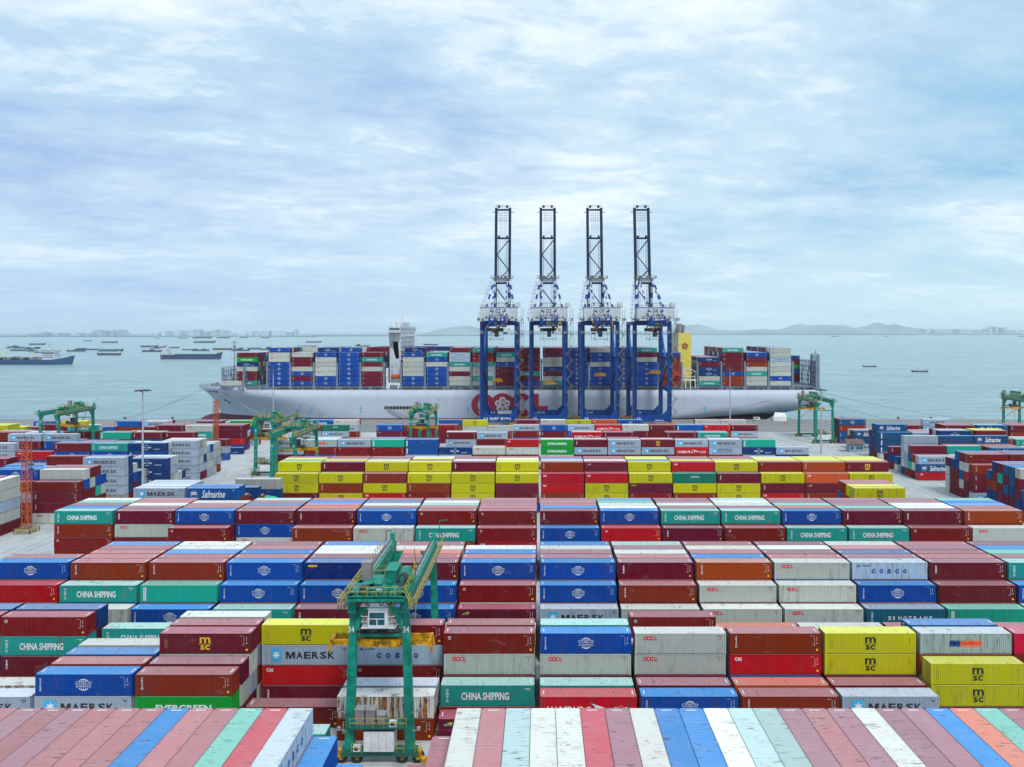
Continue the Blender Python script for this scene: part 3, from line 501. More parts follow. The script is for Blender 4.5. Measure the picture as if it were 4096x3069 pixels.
def label(bx):
    code = bx['code']; L = LIV[code]; blk = bx['block']; x = bx['bay'][1]
    tier = 'top' if bx['fromtop'] == 0 else ORD[bx['fromtop']] + ' from top'
    if blk == 'N':
        k = bx['bay'][0]; s = f"{roofword(code)} lengthwise container roof, "
        if k >= 50: return s + {54: 'one tier lower beside the crane' if x < -15 else 'one tier lower right of the crane', 53: 'two tiers lower left of the crane' if x < -15 else 'two tiers lower right of the crane'}[k]
        if bx['fromtop']: return f"{L[3]} lengthwise container under the nearest row, {ORD[bx['fromtop']]} from top, " + (f'{ORD[k]} column right' if k >= 0 else f'{ORD[-k - 1]} column left')
        return s + (f"{ORD[k]} column of front row, right of crane" if k >= 0 else f"{ORD[-k - 1]} column of front row, left of crane")
    if blk in BN:
        k = round(x / 12.7) if x > -1 else -round((-x - .6) / 12.7); bay = f"bay {ORD[k]} right of gap" if x > -1 else f"bay {ORD[-k - 1]} left of gap"
        bay = f"{ORD[k]} bay right of gap" if x > -1 else f"{ORD[-k - 1]} bay left of gap"
        if bx['exp'] == 'roof': return f"{roofword(code)} container roof, {ORD[bx['row']]} lane of {BN[blk]}, {bay}"
        mk_ = L[4].replace('with ', '').replace(' lettering', ' writing').split()
        def full(m_): return f"{L[3]} container{' ' + m_ if m_ else ''}, {tier}, {BN[blk]}, {bay}"
        for m_ in (L[4], 'with ' + ' '.join(mk_[-2:]), ''):
            if 'without' in m_: continue
            if WN(full(m_)) <= 16: return full(m_)
        return full('')
    if blk == 'ship':
        k = bx['bay'][0]; bay = 'bay nearest the bow' if k < 0 else f"ship's {ORD[k + 1]} bay from bow"
        w = L[3] + ' container'
        if bx['row']: return f"{w}, lane {bx['row'] + 1} from quay, {tier}, {bay}"
        return f"{w}, {tier}, {bay}"
    nm = {'L': 'left yard', 'R': 'right yard', 'P': 'lane stack behind fourth row'}[blk]
    return f"{L[3]} container {L[4]}, {tier}, {nm}"
occ = {}
for bx in BX: occ[(bx['block'], bx['bay'], bx['row'], bx['h'] - bx['fromtop'])] = 1
used = {}; protos = {}
def jit(c, a=.10): k = 1 + rj.uniform(-a, a); return tuple(min(1, max(0, v * k + rj.uniform(-.004, .004))) for v in c)
rj = random.Random(3)
NR = dict(L=1, R=1, P=1)
labs = []
for i, bx in enumerate(BX):
    t = bx['h'] - bx['fromtop']; fr = bx['row'] > 0 and (bx['block'], bx['bay'], bx['row'] - 1, t) in occ
    bx['exp'] = 'roof' if fr else 'face'
for i in sorted(chosen): labs.append([i, label(BX[i])])
groups = {}
for a in labs: groups.setdefault(a[1], []).append(a)
for lb, g in groups.items():      # yards: tell look-alikes apart by where they stand
    if len(g) > 1:
        blk = BX[g[0][0]]['block']; base = lb
        base = base.replace(' without large lettering', '').replace(' without lettering', '')
        g.sort(key=lambda a: (BX[a[0]]['y'], BX[a[0]]['x']))
        for n, a in enumerate(g):
            a[1] = f"{base}, {ORD[n] if n < len(ORD) else ORD[-1]} nearest such one"
            if WN(a[1]) > 16: a[1] = f"{LIV[BX[a[0]]['code']][3]} container {BX[a[0]]['fromtop'] + 1} down, {BX[a[0]]['block'] == 'L' and 'left' or 'right'} yard, {ORD[n]} nearest such one"
GRP = {'N': 'containers in the nearest row', 'ship': 'containers stacked on the ship', 'L': 'containers in the left yard', 'R': 'containers in the right yard', 'P': 'containers in the lane stacks'}
for a in labs:
    if WN(a[1]) > 16: print('LONG', WN(a[1]), a[1])
lab = {i: l for i, l in labs}
print('distinct', len(set(lab.values())), len(lab))
for i in sorted(chosen):
    bx = BX[i]; code = bx['code']; L = LIV[code]; near = bx['y'] < 215
    root = empty('shipping_container', (bx['x'], bx['y'], bx['z']), lab[i], 'container', GRP.get(bx['block'], 'containers in the ' + BN.get(bx['block'], '')), bx['rot'])
    if bx['block'] == 'R' and code in 'VQB' and bx['row']: L = ((.006, .075, .20), (.10, .26, .48)) + tuple(L[2:])  # right yard blues: shadow-side shade put into wall and roof colours
    rust = L[2] * rj.uniform(.3, 1.6) if code != 'Z' else 1.0
    if bx['block'] == 'N': root.scale = (1, .99, 1)
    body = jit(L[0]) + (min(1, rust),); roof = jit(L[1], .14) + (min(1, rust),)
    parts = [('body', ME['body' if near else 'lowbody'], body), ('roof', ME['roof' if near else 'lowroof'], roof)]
    if near or bx['x'] > 60: parts.append(('doors', ME['doors'], body))
    if bx['exp'] == 'face' or (bx['block'] == 'N' and bx['bay'][0] in (-1, 53, 54)): parts += [(n_, m_, None) for n_, m_ in lett_meshes(code) if near or n_ != 'data_marks']
    for nm, me, cl in parts:
        o = link(me, nm, root)
        if cl: o.color = cl
# everything smaller: one mass
sb = MB()
for i, bx in enumerate(BX):
    if i in chosen: continue
    code = bx['code']; L = LIV[code]; a, c = (hx, hy) if bx['rot'] == 0 else (hy, hx); x, y, z = bx['x'], bx['y'], bx['z']
    if bx['block'] == 'R' and code in 'VQB': L = ((.006, .075, .20), (.10, .26, .48)) + tuple(L[2:])  # merged right yard boxes get the same painted-in shade
    rust = min(1, L[2] * rj.uniform(.3, 1.5)); i0 = len(sb.v); z += .13
    sb.v += [(x - a, y - c, z), (x + a, y - c, z), (x + a, y + c, z), (x - a, y + c, z), (x - a, y - c, z + 2.65), (x + a, y - c, z + 2.65), (x + a, y + c, z + 2.65), (x - a, y + c, z + 2.65)]
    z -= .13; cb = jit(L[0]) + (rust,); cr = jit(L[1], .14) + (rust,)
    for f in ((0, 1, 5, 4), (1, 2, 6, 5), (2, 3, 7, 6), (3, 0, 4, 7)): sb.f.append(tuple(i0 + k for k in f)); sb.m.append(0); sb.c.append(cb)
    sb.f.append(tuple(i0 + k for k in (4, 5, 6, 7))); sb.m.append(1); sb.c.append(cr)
    if cnt[i] > 1 and bx['rot'] == 0 and bx['exp'] == 'face' and bx['y'] < 470:
        n0 = len(sb.v); f0 = len(sb.f); lettering_mb(code, sb, 0)
        for k in range(n0, len(sb.v)): q = sb.v[k]; sb.v[k] = (q[0] + x, q[1] + y, q[2] + z)
        for k in range(f0, len(sb.m)): sb.m[k] += 2
o = sb.build('container_stacks', [P_SBODY, P_SROOF] + LM, attr=True)
tag(o, 'smaller mixed colour containers filling the far yard and the ship behind the nearer ones', 'container', None, 'stuff')
print('containers', len(BX), 'individual', len(chosen), 'min hits', MINPX, 'hits left', sum(cnt[i] for i in order[300:]))
exec_rest = True
# ------------------------------------------------------------------ ground, roads, water
def struct(o, label=None): o['kind'] = 'structure'; return o
m = bpy.data.materials.new('yard_concrete'); t = NT(m); tc = coords(t)
n1 = t.noise(tc, .02, 5, .6); n2 = t.noise(tc, .25, 4, .6); n3 = t.noise(t.mapv(tc, (.5, .05, 1)), 1, 4, .6)
c = t.mix(t.ramp(n1, (.35, .65, 0, 1)), (.44, .46, .455), (.60, .62, .61)); c = t.mix(t.ramp(n2, (.4, .8, 0, .4)), c, (.28, .29, .29)); c = t.mix(t.ramp(n3, (.52, .72, 0, .55)), c, (.17, .175, .17))
br = t.n('ShaderNodeTexBrick'); t.l(tc, br.inputs['Vector']); br.inputs['Scale'].default_value = .2; br.inputs['Mortar Size'].default_value = .008; br.offset = 0
br.inputs['Color1'].default_value = (1, 1, 1, 1); br.inputs['Color2'].default_value = (.93, .93, .93, 1); br.inputs['Mortar'].default_value = (.6, .6, .6, 1)
mx = t.t.nodes.new('ShaderNodeMix'); mx.data_type = 'RGBA'; mx.blend_type = 'MULTIPLY'; mx.inputs[0].default_value = 1; t.l(c, mx.inputs[6]); t.l(br.outputs[0], mx.inputs[7])
t.out(mx.outputs[2], .85); YARD = m
b = MB(); b.box(-900, 900, -150, 450.6, -9, 0); struct(b.build('ground', YARD))
m = bpy.data.materials.new('quay_apron'); t = NT(m); tc = coords(t)
c = t.mix(t.ramp(t.noise(t.mapv(tc, (.05, .6, 1)), 1, 4, .6), (.35, .65, 0, 1)), (.17, .17, .17), (.27, .27, .26)); t.out(c, .85)
b = MB(); b.box(-899, 899, 396, 450, .004, .012); struct(b.build('quay_apron', m))
def road_mat():
    m = bpy.data.materials.new('road_concrete'); t = NT(m); tc = coords(t)
    c = t.mix(t.ramp(t.noise(tc, .06, 5), (.35, .65, 0, 1)), (.37, .385, .39), (.50, .515, .515)); c = t.mix(t.ramp(t.noise(t.mapv(tc, (.7, .02, 1)), 1, 4, .6), (.5, .7, 0, .5)), c, (.2, .205, .205))
    c = t.mix(t.ramp(t.noise(tc, .12, 2), (.66, .68, 0, .35)), c, (.19, .2, .21)); t.out(c, .85); return m
m = road_mat() or simple('road_grey', (.46, .475, .48), .8, 0, .12, .08)
b = MB(); b.box(-116.5, -102.6, 60, 395, .004, .01); b.box(103, 129.5, 60, 395, .004, .01); struct(b.build('road', m))
# markings
b = MB(); z = .016
def mk(x0, x1, y0, y1): b.quad((x0, y0, z), (x1, y0, z), (x1, y1, z), (x0, y1, z))
for xr in (-113.4, -106.2, 108.0, 113.0, 121.0):
    y = 150
    while y < 390: mk(xr, xr + .3, y, y + 4); y += 10
def arrow(x, y, s=1):
    mk(x - .2, x + .2, y + 2 * s, y + 6 * s); b.quad((x - .7, y + 2.2 * s, z), (x, y, z), (x + .7, y + 2.2 * s, z))
for y in (182, 240, 252, 275, 300): arrow(-115, y, 1.2); arrow(-111.6, y, 1.2); arrow(-107.6, y + 6, 1.2)
for y in (180, 205, 262): arrow(110.5, y, 1.2); arrow(116.5, y + 5, 1.2)
for y in range(398, 449, 6):
    x = -420
    while x < 620: mk(x, x + 2.2, y, y + .4); x += 4.4
for y0 in (206, 259): 
    for xr in (-135, 104): mk(xr, xr + 24, y0, y0 + .2)
mt = simple('marking_white', (.70, .71, .70), .7)
b.mi = 1
for xr in (-109.6, -102.9, 118.6, 104): mk(xr, xr + .25, 120, 392)
for x0, x1 in ((-420, 620),):
    for y in (414.6, 415.6, 444.6, 445.4): mk(x0, x1, y, y + .12)
struct(b.build('road_markings', [mt, simple('marking_yellow', (.62, .50, .15), .7)]))
b = MB(); b.box(-900, 900, 450.0, 450.9, .0, .35); b.box(-102.2, -101.6, 236, 300, .0, .35)
for x in range(-420, 620, 9): b.box(x, x + 1.2, 450.9, 451.5, -3, .1)
struct(b.build('quay_kerb', 'concrete'))
# water
m = bpy.data.materials.new('sea_water'); t = NT(m); tc = coords(t)
w1 = t.noise(t.mapv(tc, (.012, .04, 1)), 1, 13, .78); w2 = t.noise(t.mapv(tc, (.002, .012, 1)), 1, 4, .55)
c = t.mix(t.ramp(w2, (.35, .65, 0, 1)), (.29, .45, .46), (.38, .53, .53)); c = t.mix(t.ramp(w1, (.42, .62, 0, .7)), c, (.13, .26, .29))
w3 = t.noise(t.mapv(tc, (.05, .13, 1)), 1, 9, .7); c = t.mix(t.ramp(w3, (.45, .65, 0, .45)), c, (.12, .22, .25)); bs = t.out(c, .24, 0, w3, 1.0, 4.0, spec=.5); 
b = MB(); b.quad((-40000, 400, -4), (40000, 400, -4), (40000, 45000, -4), (-40000, 45000, -4)); struct(b.build('water', m))
# far shores
def poly_hill(name, pts, y, depth, mat, base=-3):
    """a ridge of its own depth: profile points (u, v) at distance y, sloping to the shore and to the back"""
    b = MB(); prof = [(ux(u, y), vz(v, y)) for u, v in pts]; rr = random.Random(2); n = []
    fine = []
    for (x0, z0), (x1, z1) in zip(prof, prof[1:]):
        k = max(1, int(abs(x1 - x0) / 60))
        for i in range(k): f = i / k; f2 = f * f * (3 - 2 * f); fine.append((x0 + (x1 - x0) * f, z0 + (z1 - z0) * f2 + rr.uniform(-3, 3)))
    fine.append(prof[-1])
    ringz = [(0, 0), (.25, .45), (.5, 1), (.75, .6), (1, 0)]
    for (x0, z0), (x1, z1) in zip(fine, fine[1:]):
        for (d0, k0), (d1, k1) in zip(ringz, ringz[1:]):
            g = lambda x, z, d, k: (x, y + (d - .5) * depth, base + (z - base) * k)
            b.quad(g(x0, z0, d0, k0), g(x1, z1, d0, k0), g(x1, z1, d1, k1), g(x0, z0, d1, k1))
    o = b.build(name, mat); struct(o); return o
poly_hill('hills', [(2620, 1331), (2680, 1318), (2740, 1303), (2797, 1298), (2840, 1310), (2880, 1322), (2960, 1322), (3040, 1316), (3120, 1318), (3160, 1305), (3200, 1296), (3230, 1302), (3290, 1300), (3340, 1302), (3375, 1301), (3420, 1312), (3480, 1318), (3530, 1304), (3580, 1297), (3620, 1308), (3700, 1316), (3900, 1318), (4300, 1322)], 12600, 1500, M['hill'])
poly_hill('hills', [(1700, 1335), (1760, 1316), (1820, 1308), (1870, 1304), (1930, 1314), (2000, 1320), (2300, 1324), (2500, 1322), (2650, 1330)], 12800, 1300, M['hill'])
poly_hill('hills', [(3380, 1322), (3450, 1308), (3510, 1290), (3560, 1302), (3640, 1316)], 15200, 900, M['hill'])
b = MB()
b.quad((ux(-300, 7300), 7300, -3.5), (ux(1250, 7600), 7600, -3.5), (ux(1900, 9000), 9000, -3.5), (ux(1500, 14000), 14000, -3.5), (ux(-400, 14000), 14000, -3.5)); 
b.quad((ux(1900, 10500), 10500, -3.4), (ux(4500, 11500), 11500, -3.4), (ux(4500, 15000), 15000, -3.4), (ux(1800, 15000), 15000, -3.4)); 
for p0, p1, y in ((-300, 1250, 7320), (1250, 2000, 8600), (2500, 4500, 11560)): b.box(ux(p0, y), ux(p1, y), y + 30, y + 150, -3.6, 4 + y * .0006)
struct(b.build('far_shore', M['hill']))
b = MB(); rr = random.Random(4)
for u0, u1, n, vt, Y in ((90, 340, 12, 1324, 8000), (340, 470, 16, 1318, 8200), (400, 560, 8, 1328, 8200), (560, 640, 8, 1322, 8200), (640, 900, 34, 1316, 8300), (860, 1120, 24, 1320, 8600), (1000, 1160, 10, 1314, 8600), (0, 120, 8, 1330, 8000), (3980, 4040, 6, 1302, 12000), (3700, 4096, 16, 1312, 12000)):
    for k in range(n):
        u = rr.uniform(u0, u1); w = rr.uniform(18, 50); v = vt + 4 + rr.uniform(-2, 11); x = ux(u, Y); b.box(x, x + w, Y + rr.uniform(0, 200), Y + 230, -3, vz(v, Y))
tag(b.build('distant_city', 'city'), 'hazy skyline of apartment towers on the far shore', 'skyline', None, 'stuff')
# ------------------------------------------------------------------ container ship
ship = empty('container_ship', (0, SY + 28.5, -4), 'huge grey container ship moored along the whole quay with red lower hull', 'container ship')
ship.rotation_euler.z = 0; OY = SY + 28.5
def sp(mb, name, mats, parent=None):
    o = mb.build(name, mats, parent or ship); 
    if parent is None: o.location = (0, -OY, 4)
    return o
ZL = [-8, -3.9, .6, .6001, 4, 8, 12, 17.2]; XB = [-198, -199, -199, -199, -200, -202.5, -206, -212.5]; LB_ = [112, 104, 96, 96, 88, 76, 62, 48]
XE = [128, 140, 149, 149, 158, 163, 163.5, 163.5]; LE = [110, 90, 70, 70, 38, 12, 5, 3]; WE = [.0, .0, .05, .05, .45, .86, .95, 1]
def halfw(k, s):
    x = s
    if x <= XB[k] or x > XE[k]: return 0
    t_ = min(1, (x - XB[k]) / LB_[k]); w = math.sin(t_ * math.pi / 2) ** .75
    if x > XE[k] - LE[k]:
        q = (x - XE[k] + LE[k]) / LE[k]; w *= 1 - (1 - WE[k]) * (q * q * (3 - 2 * q))
    return 28.5 * w
st = []
for i in range(97): st.append(i / 96)
hb = MB(); N = len(ZL)
def pt(k, s, side):
    L0, L1 = XB[k], XE[k]; f = s if s < .0001 or s > .9999 else s
    g = f * f * (3 - 2 * f) * .35 + f * .65; x = L0 + (L1 - L0) * g
    if s == 0: return (x, OY, ZL[k])
    return (x, OY + side * halfw(k, min(x, L1 - .001)), ZL[k])
for a, c in zip(st, st[1:]):
    for k in range(N - 1):
        if k == 2: continue
        hb.mi = 1 if k < 2 else 0
        for side in (-1, 1):
            q = [pt(k, a, side), pt(k, c, side), pt(k + 1, c, side), pt(k + 1, a, side)]
            hb.quad(*(q if side < 0 else q[::-1]))
    hb.mi = 2; hb.quad(pt(N - 1, a, -1), pt(N - 1, c, -1), pt(N - 1, c, 1), pt(N - 1, a, 1))
for k in range(N - 1):
    hb.mi = 1 if k < 2 else 0; hb.quad(pt(k, 1, -1), pt(k, 1, 1), pt(k + 1, 1, 1), pt(k + 1, 1, -1))
ho = sp(hb, 'hull', [M_HULL, 'shipred', 'deck'])
me = ho.data
bm = bmesh.new(); bm.from_mesh(me); bmesh.ops.remove_doubles(bm, verts=bm.verts, dist=.0005)
for f in bm.faces: f.smooth = f.material_index < 2
bm.to_mesh(me); bm.free()
b = MB()   # bulb
for k in range(10):
    a0 = k / 10; a1 = (k + 1) / 10; r = lambda a: 4.3 * math.sqrt(max(0.02, 1 - (1 - min(1, a * 1.9)) ** 2)) if a < .53 else 4.3
    b.tube((-211 + 26 * a0, OY, -3.4), (-211 + 26 * a1, OY, -3.4), r(a0) if k else 1.0, 16, r(a1))
sp(b, 'bulbous_bow', 'shipred')
b = MB()   # bulwark and rails
for side in (-1, 1):
    pts = [pt(N - 1, s, side) for s in st[:14]]
    for p, q in zip(pts, pts[1:]): b.quad(p, q, (q[0], q[1], q[2] + 1.4), (p[0] - .2, p[1], p[2] + 1.6)); 
sp(b, 'bulwark', 'ship')
b = MB(); b.rail([(-158, SY + .3, 17.2), (156, SY + .3, 17.2)], 1.1, .07, 3)
for k in range(70):
    x = rs.uniform(-180, 158); b.box(x, x + rs.uniform(.4, 1.5), SY + .8, SY + 2.2, 17.2, 17.2 + rs.uniform(.5, 1.9))
for k in range(26): x = rs.uniform(-209, -190); y = OY + rs.uniform(-6, 6) * (x + 212) / 10; b.box(x, x + rs.uniform(.4, 2), y, y + rs.uniform(.5, 2), 17.2, 17.2 + rs.uniform(.8, 2.4))
sp(b, 'deck_fittings', 'grey')
b = MB(); b.box(-178, 156, SY + 2.5, SY + 54, 17.2, 19.1)
for u, s in BAYS:
    x0 = ux(u, SY); b.box(x0, x0 + 12.19, SY + .9, SY + 55, 18.6, 19.35); b.box(x0 + 5.7, x0 + 6.5, SY + .8, SY + 2.6, 17.2, 18.6)
b.box(ux(885, SY), ux(885, SY) + 26, SY + 3, SY + 50, 18.0, 19.2)
sp(b, 'hatch_covers', 'deck')
def lashing(x, ztop, grid=False, y0=SY + .3, y1=SY + 54):
    b = MB()
    for y in (y0, y1): b.box(x - .55, x + .45, y, y + 1.0, 17.2, ztop + .5)
    b.bar((x - 1.4, y0 + .4, 17.2), (x - .3, y0 + .4, 20.2), .5); b.bar((x + 1.3, y0 + .4, 17.2), (x + .2, y0 + .4, 20.2), .5)
    z = 19.6
    while z < ztop + .2: b.box(x - .5, x + .4, y0 + 1, y1, z - .16, z + .16); z += 2.79
    n = max(3, int((y1 - y0) / 2.6))
    for k in range(n + 1): y = y0 + 1 + (y1 - y0 - 2) * k / n; b.box(x - .2, x + .2, y, y + .35, 17.2, ztop + (1.0 if grid else .0))
    if grid:
        for k in range(0, n, 4): y = y0 + 2 + (y1 - y0 - 2) * k / n; b.bar((x, y, 17.2), (x, y + 5, ztop - 3), .3); b.bar((x, y + 5, 17.2), (x, y, ztop - 3), .3)
    sp(b, 'lashing_bridge', 'lash')
for i, (u, s) in enumerate(BAYS):
    x = ux(u, SY) - .8
    if i == 21: x = ux(3168, SY) + .7
    if i in (5,) : x = ux(u, SY) - 1.0
    lashing(x, 33 if i not in (17, 18, 19, 20, 21) else 33.2, i in (0, 17, 18, 19, 20, 21))
lashing(ux(1446.5, SY) + 13, 33); lashing(ux(2640, SY) + 13.0, 33)
lashing(ux(3268, SY), 33.5, True); lashing(ux(3268, SY) + 1.2, 37.5, True, SY + .3, SY + 12)
lashing(ux(878, SY), 29.5, True, SY + 4, SY + 50); lashing(ux(972, SY), 30, True, SY + 1, SY + 54); lashing(ux(878, SY) + 1.4, 32.5, True, SY + 40, SY + 50)
# foremast
b = MB(); fx = ux(938, OY); b.tube((fx, OY, 17), (fx, OY, 46), .5, 8, .25); b.bar((fx - 3, OY, 28), (fx + 3, OY, 28), .3); b.bar((fx - 2.6, OY, 35), (fx + 2.6, OY, 35), .3); b.bar((fx - 1.8, OY, 44.5), (fx + 1.8, OY, 44.5), .4); b.box(fx - .7, fx + .7, OY - .7, OY + .7, 40, 43)
sp(b, 'foremast', 'grey')
# accommodation tower
hx0 = ux(1556, SY + 2); hx1 = hx0 + 6.6
b = MB(); b.box(hx0, hx1, SY + 4, SY + 53, 17.2, 50.8); 
acc = sp(b, 'accommodation_tower', 'house')
b = MB(); b.box(hx0 + .3, hx1 + .4, SY + .2, SY + 56.8, 50.8, 54.4); b.box(hx0 + 1, hx1 - 1, SY + 16, SY + 40, 54.4, 57.0)
for (y0, y1) in ((SY + .6, SY + 4),):
    b.quad((hx0, y0, 50.8), (hx0, SY + 4, 42), (hx0 + 2.2, SY + 4, 42), (hx0 + 2.2, y0, 50.8)); b.quad((hx0 + 2.2, y0, 50.8), (hx0 + 2.2, SY + 4, 42), (hx0, SY + 4, 42), (hx0, y0, 50.8))
sp(b, 'bridge_wing', 'house')
b = MB()
for k in range(11): z = 21 + k * 2.75; b.box(hx1, hx1 + 1.5, SY + 4.2, SY + 52, z, z + .25); b.rail([(hx1 + 1.5, SY + 4.2, z + .2), (hx1 + 1.5, SY + 52, z + .2)], 1, .09, 3); b.rail([(hx1, SY + 4.2, z + .2), (hx1 + 1.5, SY + 4.2, z + .2)], 1, .09, .8)
for y in (SY + 4.2, SY + 20, SY + 36, SY + 52): b.box(hx1 + 1.3, hx1 + 1.5, y, y + .2, 19, 50)
b.rail([(hx0 + .3, SY + .3, 54.4), (hx1 + .4, SY + .3, 54.4), (hx1 + .4, SY + 56, 54.4)], 1.1, .07, 2)
sp(b, 'side_galleries', 'white')
b = MB()
for k in range(10):
    z = 22 + k * 2.75
    if k < 4: b.box(hx0 + 1.2, hx0 + 1.8, SY + 3.95, SY + 4.0, z, z + .8)
    for y in range(8, 50, 5): b.box(hx1, hx1 + .05, SY + y, SY + y + 1.2, z, z + 1.1)
b.box(hx1 + .4, hx1 + .46, SY + 2, SY + 55, 52.4, 53.5)
b.box(hx0 + .6, hx1, SY + .12, SY + .2, 52.4, 53.5)
sp(b, 'windows', 'glass', None)
b = MB(); b.quad((hx0 + 1.2, SY + 3.93, 45.5), (hx0 + 3.6, SY + 3.93, 35.5), (hx0 + 5.6, SY + 3.93, 35.5), (hx0 + 5.0, SY + 3.93, 45.5)); b.quad((hx0 + 5.0, SY + 3.93, 45.5), (hx0 + 5.6, SY + 3.93, 35.5), (hx0 + 3.6, SY + 3.93, 35.5), (hx0 + 1.2, SY + 3.93, 45.5))
sp(b, 'slanted_recess', 'tan')
b = MB()
for x in (1, 2, 3.2, 4.2, 5.3, 6.2): h_ = rs.uniform(1.5, 5.5); b.tube((hx0 + x, SY + 20 - x, 56.5), (hx0 + x, SY + 20 - x, 57 + h_), .14, 6)
b.tube((hx1, SY + 3, 45), (hx1, SY + 3, 60.5), .15, 6); b.tube((hx0 + 3.5, OY, 57), (hx0 + 3.5, OY, 63), .5, 6, .3); b.bar((hx0 + 1.5, OY, 61), (hx0 + 5.5, OY, 61), .3)
for x in (1.0, 4.2): b.box(hx0 + x, hx0 + x + 1.6, SY + 8, SY + 9.6, 54.4, 56.4)
sp(b, 'radar_mast', 'white')
b = MB()
for s_ in (0, 1):
    for k in range(6):
        a0 = math.pi * k / 6 - math.pi / 2; a1 = math.pi * (k + 1) / 6 - math.pi / 2
    b.tube((hx0 + 1.5, SY + 1.6, 25), (hx0 + 6, SY + 1.6, 25), 1.5, 10, 1.2)
sp(b, 'lifeboat', 'orange')
b = MB(); b.box(hx0 - .4, hx0 + 6.6, SY + .5, SY + 4, 17.2, 21.2); b.box(hx0 - 1.4, hx0 - .4, SY + .5, SY + 3, 17.2, 30); sp(b, 'stair_housing', 'white')
b = MB(); b.box(hx0 + .8, hx0 + 5.4, SY + .44, SY + .5, 17.4, 20)
sp(b, 'boarding_gate', 'deck')
# funnel
fx0 = ux(2716, SY + 4); fx1 = ux(2768, SY + 4)
b = MB(); b.box(fx0, fx1, SY + 6, SY + 30, 19, 50.5); b.mi = 1; b.box(fx0 - .12, fx0 - .02, SY + 6.1, SY + 29.9, 19, 50.4)
fun = sp(b, 'funnel', ['cream', 'creamside'])
b = MB(); 
for k in range(5): b.tube((fx0 + 1, SY + 9 + k * 3.2, 49), (fx0 + 2.2, SY + 10 + k * 3.2, 56), .8, 8); b.tube((fx0 + 3.4, SY + 9 + k * 3.2, 49), (fx0 + 4.2, SY + 10 + k * 3.2, 55.4), .7, 8)
sp(b, 'exhaust_pipes', 'grey')
def plum(mb, cx, cz, r, y, m_petal, m_in, m_dot):
    for k in range(5):
        a = math.pi / 2 + k * 2 * math.pi / 5; mb.flat(disc(cx + .58 * r * math.cos(a), cz + .60 * r * math.sin(a), .41 * r), lambda x, z: (x, y - .02 * m_petal, z), m_petal)
    mb.flat(disc(cx, cz, .6 * r), lambda x, z: (x, y - .005, z), m_petal)
    for k in range(5):
        a = math.pi / 2 + k * 2 * math.pi / 5
        mb.flat(disc(cx + .62 * r * math.cos(a), cz + .62 * r * math.sin(a), .14 * r, None, 10), lambda x, z: (x, y - .06, z), m_in)
        c0, s0 = math.cos(a), math.sin(a); w = .03 * r
        mb.flat(([(cx + s0 * w, cz - c0 * w), (cx - s0 * w, cz + c0 * w), (cx + c0 * .6 * r - s0 * w, cz + s0 * .6 * r + c0 * w), (cx + c0 * .6 * r + s0 * w, cz + s0 * .6 * r - c0 * w)], [(0, 3, 2, 1)]), lambda x, z: (x, y - .065, z), m_in)
    mb.flat(disc(cx, cz, .16 * r, None, 12), lambda x, z: (x, y - .07, z), m_dot)
b = MB(); plum(b, (fx0 + fx1) / 2, 42.8, 2.1, SY + 5.9, 1, 0, 0); sp(b, 'flower_emblem', ['cream', 'crimson'])
b = MB()   # white crane frame by the funnel
for x in (fx0 + .5, fx0 + 3, fx0 + 6, fx1 + 1):
    b.box(x, x + .5, SY + .8, SY + 1.3, 17.2, 22.5)
b.box(fx0, fx1 + 2, SY + .8, SY + 4.5, 22.5, 23.3)
for p, q in (((fx0, 23), (fx0 + 3, 30)), ((fx0 + 3, 30), (fx1 + 2, 28)), ((fx1 + 2, 28), (fx1 + 1, 23)), ((fx0 + 3, 30), (fx0 + 4, 23)), ((fx0 + 5, 31), (fx1 + 3, 26)), ((fx0 + 1, 27), (fx1, 27)), ((fx0 + 1, 25), (fx1 + 1, 25))): b.bar((p[0], SY + 2, p[1]), (q[0], SY + 2, q[1]), .35)
sp(b, 'boat_davit', 'white')
# hull lettering
b = MB(); yh = SY - .06
def hf(d): return lambda x, z: (x, yh - d, z)
c0 = ux(1932, SY); zc = 8.3
b.flat(arc(c0, zc, 6.9, 6.9, 3.7, 0, 360, 48), hf(0), 0)
cx = ux(2010, SY); b.flat(disc(cx, zc, 7.0, None, 48), hf(.03), 0)
b.flat(arc(ux(2086, SY), zc, 6.9, 6.9, 3.7, 42, 318, 40), hf(.05), 0)
xL = ux(2133, SY); b.flat(rect(xL, xL + 3.2, 5.5, 15), hf(.08), 0); b.flat(rect(xL + 3.2, xL + 8.6, 5.5, 7.8), hf(.08), 0)
plum(b, cx, zc + .2, 4.6, yh - .04, 1, 0, 0)
sp(b, 'company_lettering', ['crimson', 'white'])
b = MB(); b.flat(fit(text2d('OOCL SPAIN', .02), -204.0, -194.5, 14.3, 15.7), lambda x, z: (x, OY - (halfw(7, x) * (z - 12) + halfw(6, x) * (17.2 - z)) / 5.2 - .25, z)); 
sp(b, 'ship_name', 'lett_k')
b = MB()
for u in (1243, 1443, 1872, 2818): x = ux(u, SY); b.flat(rect(x - 1, x + 1, 6.3, 6.8), hf(.0)); b.flat(rect(x - .22, x + .22, 3.4, 6.3), hf(.0)); b.flat(rect(x - .7, x + .9, 7.1, 7.4), hf(0))
sp(b, 'tug_marks', 'star')
b = MB(); x0 = ux(1537, SY); x1 = ux(1660, SY); b.box(x0, x1, SY - .05, SY + .01, 5.8, 7.6)
sp(b, 'gangway_recess', 'black')
b = MB(); b.bar((x0 + 2, SY - .8, 6.2), (x1 - 3, SY - 1.6, .6), .7, .3); b.rail([(x0 + 2, SY - 1.1, 6.3), (x1 - 3, SY - 1.9, .7)], 1, .08, 2); b.bar((x1 - 8, SY - .6, 6.2), (x1 - 1, SY - 2.2, .4), .12)
